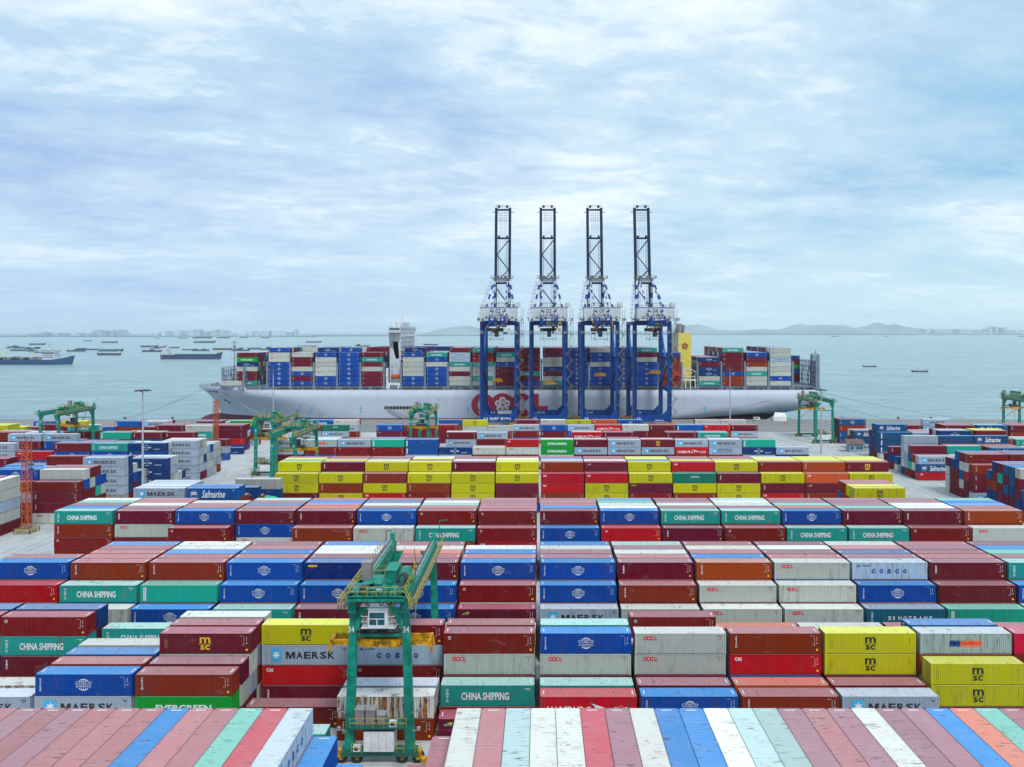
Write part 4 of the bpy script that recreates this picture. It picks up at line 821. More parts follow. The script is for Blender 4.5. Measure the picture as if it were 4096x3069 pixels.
for k in range(9): b.box(x0 + 1 + k * 1.9, x0 + 1.4 + k * 1.9, SY - .12, SY - .05, 5.9, 7.5)
sp(b, 'gangway', 'grey')
b = MB(); b.box(-192.5, -189.5, OY - halfw(5, -191) - 1.6, OY - halfw(5, -191) + 1, 9.2, 10.6); b.bar((-191, OY - halfw(5, -191) - 1.4, 10), (-189, OY - halfw(5, -191) - 1.4, 7.4), .5); sp(b, 'anchor', 'dgrey')
# mooring ropes
k = 0
for p, q, w in (((-210, OY - 3, 16.5), (-240, 450.5, .8), 'pale ropes running from the bow down to the quay far left'), ((-209, OY - 3, 15.5), (-243, 450.6, .8), 'lower pale rope running from the bow to the far left quay'), ((-190, OY - 19, 16), (-157, 450.5, .8), 'rope slanting from the bow right towards the quay'), ((-191, OY - 18, 15), (-153, 450.6, .8), 'second slack rope slanting right beneath the bow'),
                ((150, OY - 27.5, 14.5), (66, 450.5, .8), 'long thin rope along the stern hull side'), ((165, OY - 15, 16), (247, 450.5, .8), 'rope falling from the stern to the right quay edge'), ((160, OY - 20, 14), (202, 450.5, .8), 'shorter rope falling from the stern to the quay')):
    b = MB(); p = Vector(p); q = Vector(q); n = 10; pts = []
    for i in range(n + 1): a = i / n; r_ = p.lerp(q, a); r_.z -= 4 * a * (1 - a) * 1.6; pts.append(r_)
    for a, c in zip(pts, pts[1:]): b.tube(a, c, .12, 5)
    tag(b.build('mooring_rope', 'rope'), w, 'rope', 'mooring ropes')
# ------------------------------------------------------------------ ship to shore cranes
def striped(b, p, q, r, n=7, r2=None):
    p = Vector(p); q = Vector(q)
    for k in range(n): b.mi = k % 2; b.tube(p.lerp(q, k / n), p.lerp(q, (k + 1) / n), r, 8)
    b.mi = 0
def sts(xc, num, rail_no, label, hw=9.0, spx=0, spz=24):
    root = empty('quay_crane', (xc, 415, 0), label, 'quay crane', 'four quay cranes with raised booms')
    A = lambda mb, n, m, p=None: mb.build(n, m, p or root)
    for sx in (-1, 1):
        for y in (0, 30):
            b = MB(); b.box(sx * hw - 1.05, sx * hw + 1.05, y - .9, y + .9, 3, 57)
            s = sx
            b.quad((s * (hw - 1.05), y - .88, 9.5), (s * (hw - 1.05), y - .88, 6.4), (s * (hw - 4), y - .88, 6.4)) ; b.quad((s * (hw - 4), y + .88, 6.4), (s * (hw - 1.05), y + .88, 6.4), (s * (hw - 1.05), y + .88, 9.5)); b.quad((s * (hw - 1.05), y - .88, 9.5), (s * (hw - 4), y - .88, 6.4), (s * (hw - 4), y + .88, 6.4), (s * (hw - 1.05), y + .88, 9.5))
            lg = A(b, 'leg', 'blue')
            if y == 0:
                t_ = MB(); t_.flat(fit(text2d(num, .02), sx * hw - .85, sx * hw + .85, 50.3, 52.0), lambda x, z: (x, -.92, z)); A(t_, 'number', 'lett_w', lg)
            b = MB(); 
            for k in (-1, 1):
                b.mi = 0; b.box(sx * hw + k * 2.2 - 1.6, sx * hw + k * 2.2 + 1.6, y - .7, y + .7, 1.3, 2.6); b.mi = 1
                for w in (-1.1, -.35, .4, 1.15): b.tube((sx * hw + k * 2.2 + w, y - .3, .45), (sx * hw + k * 2.2 + w, y + .3, .45), .42, 10)
            b.mi = 0; b.box(sx * hw - 1.6, sx * hw + 1.6, y - .8, y + .8, 2.4, 3.2)
            A(b, 'bogie', ['spread', 'dgrey'])
        b = MB(); b.bar((sx * hw, 0, 20), (sx * hw, 30, 20), 1.4, 2.0); A(b, 'portal_beam', 'blue')
        b = MB(); b.tube((sx * hw, 1, 22), (sx * hw, 29, 54), .55, 8); b.tube((sx * hw, 29, 22), (sx * hw, 16, 36), .4, 8); A(b, 'diagonal_brace', 'lblue')
        b = MB(); b.bar((sx * hw, -1, 56), (sx * hw, 31, 56), 1.4, 1.8); A(b, 'upper_beam', 'blue')
        b = MB(); b.box(sx * 3.7 - .6, sx * 3.7 + .6, -24, 33, 55.2, 57.4); A(b, 'main_girder', 'blue')
    for y in (0, 30):
        b = MB(); b.box(-hw + 1, hw - 1, y - .85, y + .85, 3.4, 6.5); s = A(b, 'sill_beam', 'blue')
        t_ = MB()
        if y == 0:
            t_.flat(fit(text2d(rail_no, .03), -hw + 1.2, -hw + 3, 4.3, 5.6), lambda x, z: (x, -.88, z))
            if num == '02': t_.flat(fit(text2d('安全责任 重于泰山', .02), -hw + 4, hw - 3, 4.2, 5.7), lambda x, z: (x, -.88, z))
            else: t_.flat(rect(1.5, 6, 3.9, 4.2), lambda x, z: (x, -.88, z))
        else:
            t_.flat(fit(text2d(rail_no if num == '02' else 'QC-' + num, .02), -hw + 3, -hw + (5 if num == '02' else 7.4), 4.4, 5.6), lambda x, z: (x, 29.12, z))
            if num == '02': t_.flat(rect(-2.4, 5.6, 4.2, 6.2), lambda x, z: (x, 29.1, z))
        A(t_, 'beam_lettering', 'lett_w', s)
        b = MB(); b.box(-hw + 1, hw - 1, y - .7, y + .7, 55.0, 57.2); A(b, 'cross_beam', 'blue')
    b = MB(); b.box(-hw, hw + .6, -12, -1.4, 58.0, 64.0); b.mi = 1; b.box(-hw - .3, hw + .9, -12.3, -1.1, 64.0, 64.3); b.mi = 2
    for x in (-3.2, 2.4): b.box(x, x + 1.0, -12.06, -12, 61.4, 62.3)
    b.mi = 1
    for x in (-6.5, -2, 4.5, 7.0): b.box(x, x + .9, -12.7, -12, 58.3, 59.6)
    mh = A(b, 'machinery_house', ['house', 'grey', 'glass'])
    t_ = MB(); t_.flat(fit(text2d(num, .0), -1.3, 1.3, 61.1, 63.4), lambda x, z: (x, -12.08, z)); t_.flat(fit(text2d('南沙海港', .0), -4.8, 5.0, 59.0, 60.8), lambda x, z: (x, -12.08, z)); A(t_, 'house_lettering', 'lett_k', mh)
    b = MB(); b.box(hw - .4, hw + 2.2, -7, -3, 64.4, 66.9); A(b, 'electric_cabinet', 'house')
    b = MB(); b.rail([(-hw - 1.4, -13.3, 57.3), (hw + 3.2, -13.3, 57.3), (hw + 3.2, 1, 57.3)], 1.2, .12, 1.6); b.rail([(-hw - 1.4, -13.3, 57.3), (-hw - 1.4, 1, 57.3)], 1.2, .12, 1.6); b.box(-hw - 1.5, hw + 3.3, -13.4, -12.1, 57.1, 57.3); b.rail([(-hw, -12, 64.3), (hw, -12, 64.3)], 1.1, .1, 2)
    A(b, 'service_walkway', 'rustw')
    b = MB()   # trolley, rope gear and frames under the house
    b.mi = 2; b.box(-4.4, 4.4, -22, -14, 54.0, 54.5)
    for x in (-4.3, -1.6, 1.6, 4.3): b.tube((x, -20, 54), (x, -20, 58.5), .25, 6); b.tube((x, -14, 54), (x, -14, 58.5), .25, 6)
    for z in (56.2, 58.4): b.bar((-4.6, -20, z), (4.6, -20, z), .35)
    b.mi = 1
    for k in range(16): x = rs.uniform(-6, 5); z = rs.uniform(52.0, 56); b.box(x, x + rs.uniform(.4, 1.6), -19 + rs.uniform(0, 4), -14, z, z + rs.uniform(.4, 1.4))
    b.mi = 0
    for k in range(14): x = rs.uniform(-6, 5); z = rs.uniform(50.0, 55); b.box(x, x + rs.uniform(.5, 2), -18 + rs.uniform(0, 4), -12, z, z + rs.uniform(.3, 1.3))
    A(b, 'rope_gear', ['dgrey', 'spread', 'blue'])
    b = MB(); b.box(-5 + spx, 3.4 + spx, 2, 10, 51.6, 53.4); b.mi = 1; b.box(-1.2 + spx, 1.0 + spx, 2.5, 5, 48.6, 51.6); b.mi = 2; b.rail([(-5 + spx, 1.8, 46.6), (3.6 + spx, 1.8, 46.6)], 1.3, .12, 1.6)
    for x in (-5, -3.4, 3.4): b.bar((x + spx, 1.8, 46.6), (x + spx, 1.8, 51.8), .16)
    A(b, 'trolley', ['navy', 'dgrey', 'dgrey'])
    b = MB(); b.rail([(-hw - .5, 0, 49.6), (-2, 0, 49.6)], 1.1, .1, 1.6); b.rail([(3, 0, 49.6), (hw + 3, 0, 49.6)], 1.1, .1, 1.6); A(b, 'gantry_walkway', 'rustw')
    zt = 80.5   # A-frame and stays
    for sx in (-1, 1):
        for p_, q_, r_, n_, nm_ in (((sx * hw * .97, 0, 57.5), (sx * 4.5, 28, zt), .62, 8, 'slanted_strut'), ((sx * 4.0, 30, 57.5), (sx * 4.1, 29, zt), .75, 7, 'upright_strut'), ((sx * 3.7, -23, 57.6), (sx * 3.4, 27, zt + .8), .34, 13, 'back_stay')):
            b = MB(); striped(b, p_, q_, r_, n_); A(b, nm_, ['blue', 'house'])
    b = MB(); b.box(-4.9, 4.9, 27.6, 29.6, zt - .8, zt + 1.4); b.mi = 1; b.box(-6.4, 6.4, 26.4, 30.6, zt + 1.4, zt + 1.6); b.rail([(-6.4, 26.4, zt + 1.6), (6.4, 26.4, zt + 1.6), (6.4, 30.6, zt + 1.6)], 1.2, .14, 1.3)
    for x in (-2.4, 2.0): b.box(x - .8, x + .8, 27, 29, zt + 1.6, zt + 2.9)
    b.bar((0, 28, zt + 1.6), (0, 28, zt + 5), .3); A(b, 'apex_platform', ['house', 'rustw']); b = MB(); b.bar((-4.6, -6, 66.5), (4.6, -6, 66.5), .3); A(b, 'stay_tie', 'blue')
    b = MB()   # raised boom
    y0, z0, y1, z1 = 33.5, 56, 44, 124.5
    at = lambda x, f, dy=0: (x, y0 + (y1 - y0) * f + dy, z0 + (z1 - z0) * f)
    for sx in (-1, 1): b.bar(at(sx * 4.05, 0), at(sx * 4.05, 1.0), 1.5, 1.9)
    for f in (.06, .345, .735, .985): b.bar(at(-4, f), at(4, f), .9, 1.0)
    for f in (.0, .17, .34): pass
    s_ = 1
    for f0, f1 in ((.02, .16), (.16, .30), (.36, .46), (.46, .59), (.59, .72)): b.bar(at(-3.5 * s_, f0), at(3.5 * s_, f1), .55); s_ = -s_
    for f in (.89, .905, .92, .935, .95, .965): b.bar(at(-3.5, f), at(3.5, f), .12)
    for x in (-2, -.7, .7, 2): b.bar(at(x, .88), at(x, .97), .14)
    for x in (-1.5, -.4, .8, 1.9): b.bar(at(x, .05), at(x, .9), .10)
    for k in range(46): f = .36 + .36 * k / 46; b.bar(at(-3.3, f), at(-2.3, f), .14); 
    for k in range(60): f = .03 + .69 * k / 60; b.bar(at(2.3, f), at(3.3, f), .14)
    for x in (-2.3, 2.3): b.bar(at(x, .04), at(x, .72), .15)
    for x in (-2.4, 2.4): b.box(x - .6, x + .6, y1 - 1, y1 + 1, z1 + .3, z1 + 1.5); b.box(x - .5, x + .5, at(0, .735)[1] - 1.2, at(0, .735)[1] + 1, at(0, .735)[2] + .5, at(0, .735)[2] + 1.6)
    for sx in (-1, 1): b.bar(at(sx * 4.2, .97), at(sx * 6.4, .96), .3); b.bar(at(sx * 4.6, .33), at(sx * 6.2, .32), .25)
    b.rail([(-4, y1 - 1.2, z1), (4, y1 - 1.2, z1)], 1.6, .1, 1.0)
    A(b, 'boom', 'navy')
    # stairs
    b = MB()
    n = 15
    for k in range(n):
        z = 5 + k * 3.4; x0_, x1_ = hw + .6, hw + 3.2
        if k % 2: x0_, x1_ = x1_, x0_
        b.bar((x0_, -1.5, z), (x1_, -1.5, z + 3.4), .5, .18); b.bar((x0_, -1.9, z + 1.1), (x1_, -1.9, z + 4.5), .12); b.box(min(x1_, x1_) - .6, x1_ + .6, -2, -1, z + 3.3, z + 3.45); b.rail([(x1_ - .6, -2, z + 3.4), (x1_ + .6, -2, z + 3.4)], 1.1, .1, .6)
    b.mi = 1
    for x in (hw + 2.5, hw + 3.9): b.bar((x, -1.2, 30), (x, -1.2, 64), .12)
    for k in range(17): z = 30 + k * 2; b.bar((hw + 2.5, -1.2, z), (hw + 3.9, -1.2, z), .1)
    A(b, 'stair_tower', ['tan', 'dgrey'])
    b = MB()
    for k in range(10): a = k / 9; x = -hw - 1.2 + a * 4.6; z = 58.5 + a * 20.5; y = a * 26; b.box(x - 1.5, x + .2, y - .4, y + .4, z, z + .12); b.rail([(x - 1.5, y - .4, z), (x + .2, y - .4, z)], 1.1, .1, .8); b.bar((x - .6, y, z - 2.2), (x - .6, y, z), .12)
    b.mi = 1
    for k in range(6): z = 8 + k * 6; b.box(-hw - 1.8, -hw - 1.05, -1.2, -.2, z, z + .15); b.rail([(-hw - 1.8, -1.2, z), (-hw - 1.05, -1.2, z)], 1.1, .1, .7); b.bar((-hw - 1.4, -.9, z - 5), (-hw - 1.4, -.9, z), .12)
    A(b, 'ladder_platforms', ['grey', 'tan'])
    b = MB()
    for sx in (-1, 1):
        for y in (0, 30):
            b.bar((sx * hw + .5, y - 1.0, 6), (sx * hw + .5, y - 1.0, 55), .12); b.bar((sx * hw + 1.0, y - 1.0, 6), (sx * hw + 1.0, y - 1.0, 55), .12)
            for k in range(60): b.bar((sx * hw + .5, y - 1.0, 6.2 + k * .8), (sx * hw + 1.0, y - 1.0, 6.2 + k * .8), .08)
        b.bar((sx * hw, 1, 36), (sx * hw, 29, 22), .6); b.bar((sx * hw, 1, 37), (sx * hw, 29, 37), .8)
    A(b, 'leg_ladders', 'navy')
    b = MB(); 
    for x in (-2.4, 2.0): b.bar((x + spx, 5, spz + 1.6), (x + spx, 5, 52), .07)
    A(b, 'hoist_ropes', 'dgrey')
    b = MB(); b.box(spx - 3.2, spx + 2.9, 4, 6.2, spz, spz + .7); b.box(spx - 2.4, spx + 2.0, 4.2, 6, spz + .9, spz + 1.5); 
    for x in (-3.2, -1.1, .8, 2.5): b.box(spx + x, spx + x + .4, 3.9, 4.4, spz - .5, spz + 1.3)
    A(b, 'spreader', 'spread')
    return root
sts(ux(1997, 415), '02', '11', 'leftmost blue quay crane, house numbered 02', 9.2, -1.5, 24.5); sts(ux(2194, 415), '03', '12', 'second blue quay crane from left, house numbered 03', 9.2, .5, 23)
sts(ux(2400, 415), '09', '13', 'third blue quay crane from left, house numbered 09', 9.3, .6, 27.5); sts(ux(2608, 415), '04', '14', 'rightmost blue quay crane, house numbered 04', 9.3, 2.2, 29)
# ------------------------------------------------------------------ rubber tyred yard cranes
def rtg(xc, yn, num, label, span=23.5, trol=3.0, dxt=3.1, dxb=3.65, detail=False, spz=12.4, top=20.0, cab=1):
    root = empty('yard_gantry_crane', (xc, yn, 0), label, 'gantry crane', 'green rubber tyred gantry cranes')
    A = lambda mb, n, m, p=None: mb.build(n, m, p or root)
    for y in (0, span):
        for sx in (-1, 1):
            b = MB(); b.bar((sx * dxb, y, 1.2), (sx * dxt, y, top - 1.2), 1.12, .95, .82, .8)
            inn = -sx; b.quad((sx * dxt + inn * .4, y - .5, top - 4.2), (sx * dxt + inn * 1.9, y - .5, top - 1.2), (sx * dxt + inn * .4, y - .5, top - 1.2)) if inn > 0 else b.quad((sx * dxt + inn * .4, y - .5, top - 4.2), (sx * dxt + inn * .4, y - .5, top - 1.2), (sx * dxt + inn * 1.9, y - .5, top - 1.2))
            lg = A(b, 'leg', 'rtg')
            if y == 0:
                t_ = MB(); xx = sx * 3.28 - .02; t_.flat(fit(text2d(num, .01), xx - .42, xx + .32, 15.7, 16.45), lambda x, z: (x, -.47, z)); A(t_, 'number', 'lett_w', lg)
            b = MB()
            for k in (-1, 1):
                b.mi = 0; b.box(sx * dxb + k * .9 - .5, sx * dxb + k * .9 + .5, y - .4, y + .4, .8, 1.5); b.mi = 1; b.tube((sx * dxb + k * .95, y - .3, .72), (sx * dxb + k * .95, y + .3, .72), .72, 14)
            b.mi = 2; b.tube((sx * dxb - .95, y - .34, .72), (sx * dxb - .95, y + .34, .72), .3, 10); b.tube((sx * dxb + .95, y - .34, .72), (sx * dxb + .95, y + .34, .72), .3, 10)
            A(b, 'wheel_bogie', ['spread', 'tyre', 'spread'])
        b = MB(); b.box(-dxb - .9, dxb + .9, y - .6, y + .6, .95, 1.7); A(b, 'sill_beam', 'rtg_dark')
        b = MB(); b.tube((-dxt, y, 15.2), (dxt, y, 15.2), .2, 10); A(b, 'cross_tie', 'rtg')
    for sx in (-1, 1):
        b = MB(); b.box(sx * dxt - .5, sx * dxt + .5, -1.2, span + 1.2, top - 1.7, top); b.mi = 1; b.box(sx * dxt - .12, sx * dxt + .12, -1.1, span + 1.1, top + .004, top + .14); b.mi = 2; b.box(sx * dxt - .42, sx * dxt - .2, -1.1, span + 1.1, top + .004, top + .05); b.mi = 0
        b.box(sx * dxt - .3, sx * dxt + .3, span + .3, span + 1.0, top, top + 1.2); b.box(sx * dxt - .25, sx * dxt + .25, -1.15, -.7, top, top + .8)
        A(b, 'main_girder', ['rtg', 'grey', 'dgrey'])
        b = MB(); x0 = sx * (dxt + .55); x1 = sx * (dxt + 1.35); b.mi = 1; b.box(min(x0, x1), max(x0, x1), -2.2, span + 1.2, top - .9, top - .8); b.mi = 0
        b.rail([(x1, -2.2, top - .8), (x1, span + 1.2, top - .8)], 1.15, .06 if detail else .075, 1.5); b.rail([(x0, -2.2, top - .8), (x1, -2.2, top - .8)], 1.15, .06 if detail else .12, 1); b.rail([(x0, -2.2, top - .8), (x0, .2, top - .8)], 1.15, .06, 1)
        A(b, 'girder_walkway', ['yel', 'rustw'])
    ty = trol
    b = MB(); b.box(-dxt - .3, dxt + .3, ty - 2.6, ty + 5.6, top + .35, top + .6); b.box(-dxt - .2, dxt + .2, ty - 2.6, ty - 2.1, top + .0, top + .5)
    for sx in (-1, 1): b.box(sx * dxt - .25, sx * dxt + .25, ty - 2.4, ty - 1.4, top + .14, top + .6); b.box(sx * dxt - .25, sx * dxt + .25, ty + 2.4, ty + 3.4, top + .14, top + .6)
    tr = A(b, 'trolley_frame', 'rtg')
    b = MB(); b.box(.2, 1.6, ty + 1.5, ty + 5, top + .6, top + 2.3); b.mi = 1; b.box(.15, 1.65, ty + 1.4, ty + 5.1, top + 2.3, top + 2.38); A(b, 'winch_house', ['rtg', 'rtg'], tr)
    b = MB(); b.tube((2.45, ty + 1.3, top + 1.45), (2.45, ty + 4, top + 1.45), .82, 18); b.mi = 1; b.tube((2.45, ty + 1.0, top + 1.45), (2.45, ty + 1.3, top + 1.45), .72, 16); b.mi = 0; b.box(2.25, 2.65, ty + .7, ty + .95, top + .6, top + 1.8); A(b, 'cable_drum', ['rtg', 'dgrey'], tr)
    b = MB(); b.box(-dxt + .0, -dxt + 1.2, ty + 3.4, ty + 4.6, top + .6, top + 2.7); b.mi = 1; b.box(-dxt - .05, -dxt + 1.25, ty + 3.35, ty + 4.65, top + 2.7, top + 2.8); A(b, 'switch_cabinet', ['tan', 'grey'], tr)
    b = MB(); rr = random.Random(8)
    for k in range(46 if detail else 10):
        x = rr.uniform(-2.8, 2.6); y = rr.uniform(ty - 2.4, ty + 1.2); b.mi = 0 if k % 3 else 1; b.box(x, x + rr.uniform(.2, .9), y, y + rr.uniform(.2, .9), top + .6, top + .6 + rr.uniform(.15, .6))
    A(b, 'hoist_machinery', ['rtg', 'dgrey'], tr)
    for xm, ym, rm in ((-1.4, ty - 1.2, .2), (-.2, ty - 1.4, .18)): b = MB(); b.tube((xm, ym, top + .95), (xm + .7, ym, top + .95), rm, 10); b.box(xm + .1, xm + .6, ym - .15, ym + .15, top + .6, top + .8); A(b, 'motor', 'hutblue', tr)
    b = MB(); b.quad((-2.6, ty + .2, top + 1.0), (-.9, ty + .0, top + 1.3), (-.6, ty + 1.2, top + 1.5), (-2.0, ty + 1.4, top + 1.3)); b.box(-1.9, -1.7, ty + .5, ty + .7, top + .6, top + 1.15); A(b, 'cover_plate', 'rtg', tr)
    b = MB(); w = .055 if detail else .07
    b.rail([(-dxt - .2, ty - 2.6, top + .6), (dxt + .2, ty - 2.6, top + .6)], 1.1, w, 1.0); b.rail([(-dxt - .2, ty + 5.6, top + .6), (dxt + .2, ty + 5.6, top + .6)], 1.1, w, 1.2)
    for sx in (-1, 1): b.rail([(sx * (dxt + .2), ty - 2.6, top + .6), (sx * (dxt + .2), ty + 5.6, top + .6)], 1.1, w, 1.2); b.rail([(sx * (dxt + .2), ty - 2.6, top + .6), (sx * (dxt + 1.2), ty - 3.4, top - .6)], 1.1, w, .6)
    A(b, 'trolley_railing', 'yel', tr)
    if detail:
        b = MB(); rr = random.Random(21)
        for k in range(14):
            x = rr.uniform(-2.8, 2.8); y = ty - 2.0 + rr.uniform(0, 1); z = top + .3; n_ = 6; pr = None
            for q in range(n_ + 1): p = (x + .9 * q / n_, y, z - 1.1 * math.sin(math.pi * q / n_)); b.tube(pr, p, .03, 4) if pr else None; pr = p
        A(b, 'cable_loops', 'dgrey', tr)
        b = MB()
        for k in range(8): x = -2.6 + k * .72; b.box(x, x + .42, ty - 2.35, ty - 1.7, top + .62, top + .8 + .25 * (k % 3))
        A(b, 'junction_boxes', 'rtg_dark', tr)
        b = MB(); b.tube((-dxt - .9, 1.0, top - .3), (-dxt - .65, 1.0, top - .3), .75, 18); b.tube((dxt + .45, .3, 9), (dxt + .5, .3, 9), .3, 10); A(b, 'cable_reel', 'dgrey')
        b = MB()
        for sx in (-1, 1):
            for z in (4.0, 6.2): b.bar((sx * (dxb + .3), -.6, z), (sx * (dxb + 1.1), -.7, z + .3), .12); b.box(sx * (dxb + 1.1) - .2, sx * (dxb + 1.1) + .2, -.9, -.5, z + .2, z + .55)
        A(b, 'work_lamps', 'grey')
        b = MB()
        for k in range(11): z = 3.2 + k * .55; b.flat(arc(dxb - .05 * k, z, .42, .10, .05, 180, 360, 8), lambda x, zz: (x, -.75, zz))
        for x in (dxb - .42, dxb + .38): b.bar((x, -.75, 2.8), (x - .3, -.62, 9.2), .05)
        A(b, 'caged_ladder', 'rtg_dark')
    # cab
    cy = ty - 1.6
    if cab:
        b = MB(); z0_ = top - 3.5; z1_ = top - 1.2; x0_, x1_ = -1.15, 1.15
        b.box(x0_, x1_, cy + .1, cy + 2.0, z0_, z1_); b.box(x0_, x1_, cy, cy + .1, z0_, z0_ + .35); b.box(x0_, x1_, cy, cy + .1, z1_ - .45, z1_); b.box(x0_, x0_ + .12, cy, cy + .1, z0_ + .35, z1_ - .45); b.box(x1_ - .12 - .25, x1_, cy, cy + .1, z0_ + .35, z1_ - .45)
        b.box(-.18, -.08, cy - .02, cy + .1, z0_ + .35, z0_ + 1.05); b.box(x0_, x1_ - .2, cy - .02, cy + .1, z0_ + 1.05, z0_ + 1.13); b.box(x0_ - .1, x1_ + .1, cy - .2, cy + 2.1, z1_, z1_ + .12)
        b.box(-1.1, 1.1, cy + .3, cy + 2.0, z1_ + .12, z1_ + .6)
        cb = A(b, 'operator_cab', 'white')
        b = MB(); b.box(x0_ + .12, x1_ - .38, cy + .03, cy + .09, z0_ + .35, z1_ - .45); A(b, 'window', 'glass', cb)
        b = MB(); b.rail([(-2.0, cy, z0_ + .1), (-1.2, cy, z0_ + .1)], 1.3, .05, .5); b.rail([(1.2, cy, z0_ + .1), (2.0, cy, z0_ + .1)], 1.3, .05, .5); b.rail([(-2.0, cy, z0_ + .1), (-2.0, cy + 2, z0_ + .1)], 1.3, .05, .7); b.rail([(2, cy, z0_ + .1), (2, cy + 2, z0_ + .1)], 1.3, .05, .7)
        b.box(-2.05, 2.05, cy + .02, cy + 2, z0_ - .06, z0_); A(b, 'cab_gallery', 'white', cb)
        b = MB()
        for x in (-1.6, -1.25, 1.2, 1.6): b.bar((x, cy + .8, z0_ + .8), (x, cy + .8, top - .2), .09)
        for k in range(7): b.bar((-1.6, cy + .8, z0_ + 1 + k * .5), (-1.25, cy + .8, z0_ + 1 + k * .5), .06); b.bar((1.2, cy + .8, z0_ + 1 + k * .5), (1.6, cy + .8, z0_ + 1 + k * .5), .06)
        A(b, 'cab_ladder', 'yel', cb)
    b = MB()
    for x in (-1.5, 1.5):
        for y in (.2, 1.8): b.bar((x * .8, ty + y, top), (x, ty + y, spz + 1.6), .06)
    b.box(-2.1, 2.1, ty + .1, ty + 2.0, spz + 1.0, spz + 1.6); b.box(-.6, .6, ty + .4, ty + 1.7, spz + 1.6, spz + 3.6); b.box(-2.6, -1.6, ty + .4, ty + 1.6, spz + 1.2, spz + 2.3)
    A(b, 'headblock', 'dgrey')
    b = MB(); y0_ = ty - .1
    for yy in (0, 1.9): b.box(-5.9, -2.3, y0_ + yy, y0_ + yy + .22, spz + .1, spz + .75); b.box(2.3, 5.9, y0_ + yy, y0_ + yy + .22, spz + .1, spz + .75)
    b.box(-2.4, 2.4, y0_ - .15, y0_ + .1, spz - .1, spz + .85); b.box(-2.4, 2.4, y0_ + 1.9, y0_ + 2.15, spz - .1, spz + .85); b.box(-2.4, 2.4, y0_ + .1, y0_ + 1.9, spz + .5, spz + .8)
    for sx in (-1, 1):
        x = sorted((sx * 5.75, sx * 6.1)); b.box(x[0], x[1], y0_ - .05, y0_ + 2.2, spz + .0, spz + .8)
        for yy in (0, 2.0): b.bar((sx * 6.05, y0_ + yy, spz + .2), (sx * 6.2, y0_ + yy, spz - .7), .28)
    spd = A(b, 'spreader', 'spread')
    if detail: t_ = MB(); t_.flat(fit(text2d('ZPMC', .03), -.85, 1.25, spz + .12, spz + .6), lambda x, z: (x, y0_ - .165, z)); A(t_, 'lettering', 'lett_k', spd)
    # power house between near legs and platform with cabinets
    b = MB(); b.box(-1.75, 1.85, -1.0, 1.0, 1.75, 4.2); 
    for x in (-.85, .05, .95): b.mi = 1; b.box(x - .015, x + .015, -1.015, -1.0, 1.8, 4.15); b.mi = 0
    b.mi = 2; b.box(-1.8, 1.9, -1.05, 1.05, 4.2, 4.27)
    A(b, 'power_house', ['white', 'grey', 'dgrey'])
    b = MB(); b.box(-dxb + .4, dxb - .4, -1.2, 1.0, 4.5, 4.7); A(b, 'platform', 'rtg_dark')
    for x0_, w_, h_ in ((-2.9, 1.1, 1.4), (-1.6, 1.1, 1.4), (-.2, .9, .9)):
        b = MB(); b.box(x0_, x0_ + w_, -.6, .6, 4.7, 4.7 + h_ * 1.25); b.mi = 1; b.box(x0_ - .04, x0_ + w_ + .04, -.64, .64, 4.7 + h_ * 1.25, 4.8 + h_ * 1.25); A(b, 'resistor_box', ['tan', 'grey'])
    b = MB(); b.rail([(-dxb + .3, -1.2, 4.7), (dxb - .3, -1.2, 4.7)], 1.1, w, 1.3); b.rail([(-dxb + .5, -1.1, 1.7), (-2.0, -1.1, 1.7)], 1.1, w, 1); b.rail([(2.2, -1.1, 1.7), (dxb - .6, -1.1, 1.7)], 1.1, w, 1)
    for sx in (-1, 1): b.rail([(sx * (dxb + .7), -1.1, 1.7), (sx * (dxb + 1.4), -1.1, 1.7)], 1.2, w, .6)
    A(b, 'platform_railing', 'yel')
    for x0_, z_ in ((1.3, 4.7), (-3.0, 1.75)):
        b = MB(); b.box(x0_, x0_ + .85, -1.0, -.6, z_, z_ + .7); b.mi = 1; b.flat(disc(x0_ + .35, z_ + .35, .26, None, 14), lambda x, z: (x, -1.01, z), 1); A(b, 'air_conditioner', ['white', 'dgrey'])
    # stairs on the far leg
    b = MB()
    for k in range(6):
        z = 2.2 + k * 2.9; s_ = 1 if k % 2 == 0 else -1; b.bar((dxb - 3, span - 1.2 - s_ * 1.0, z), (dxb - 3 , span - 1.2 + s_ * 1.0, z + 2.9), .1, .1); 
    b.rail([(dxb - 3.3, span - 5, 11), (dxb - 3.3, span + .5, 16.5)], 1, .06, 1); b.bar((-dxt, span - .2, 9), (dxt, span - .2, 15), .18)
    A(b, 'access_stairs', 'yel')
    b = MB(); b.tube((dxt + .9, span + .6, top), (dxt + .9, span + .6, top + 3), .06, 6); b.bar((dxt + .9, span + .6, top + 3), (dxt + 2.1, span + .6, top + 3.2), .14); b.mi = 0
    b.bar((-dxt - .9, span + .3, top), (-dxt - .9, span + .3, top + 1.6), .12); b.bar((-dxt - .9, span + .3, top + 1.6), (-dxt, span + .3, top + 1.6), .12)
    A(b, 'lamp_bracket', 'rtg_dark')
    return root
rtg(-19.2, 93, '34', 'large green yard crane numbered 34 standing nearest, between container rows', 23.5, .4, 3.1, 3.65, True, 13.8)
rtg(-79.8, 241, '16', 'green yard crane behind the left end of the yellow stacks', 23.5, 14, 3.5, 3.7)
rtg(-98.0, 277, '91', 'green yard crane with white cab standing across the left road', 23.5, 3, 3.5, 3.7)
rtg(-47.5, 305, '06', 'slim green yard crane in front of the ship hull, left of the blue cranes', 23.5, 8, 3.4, 3.6)
rtg(-193, 305, '45', 'green yard crane at the far left behind the grey stacks', 23.5, 14, 3.5, 3.7)
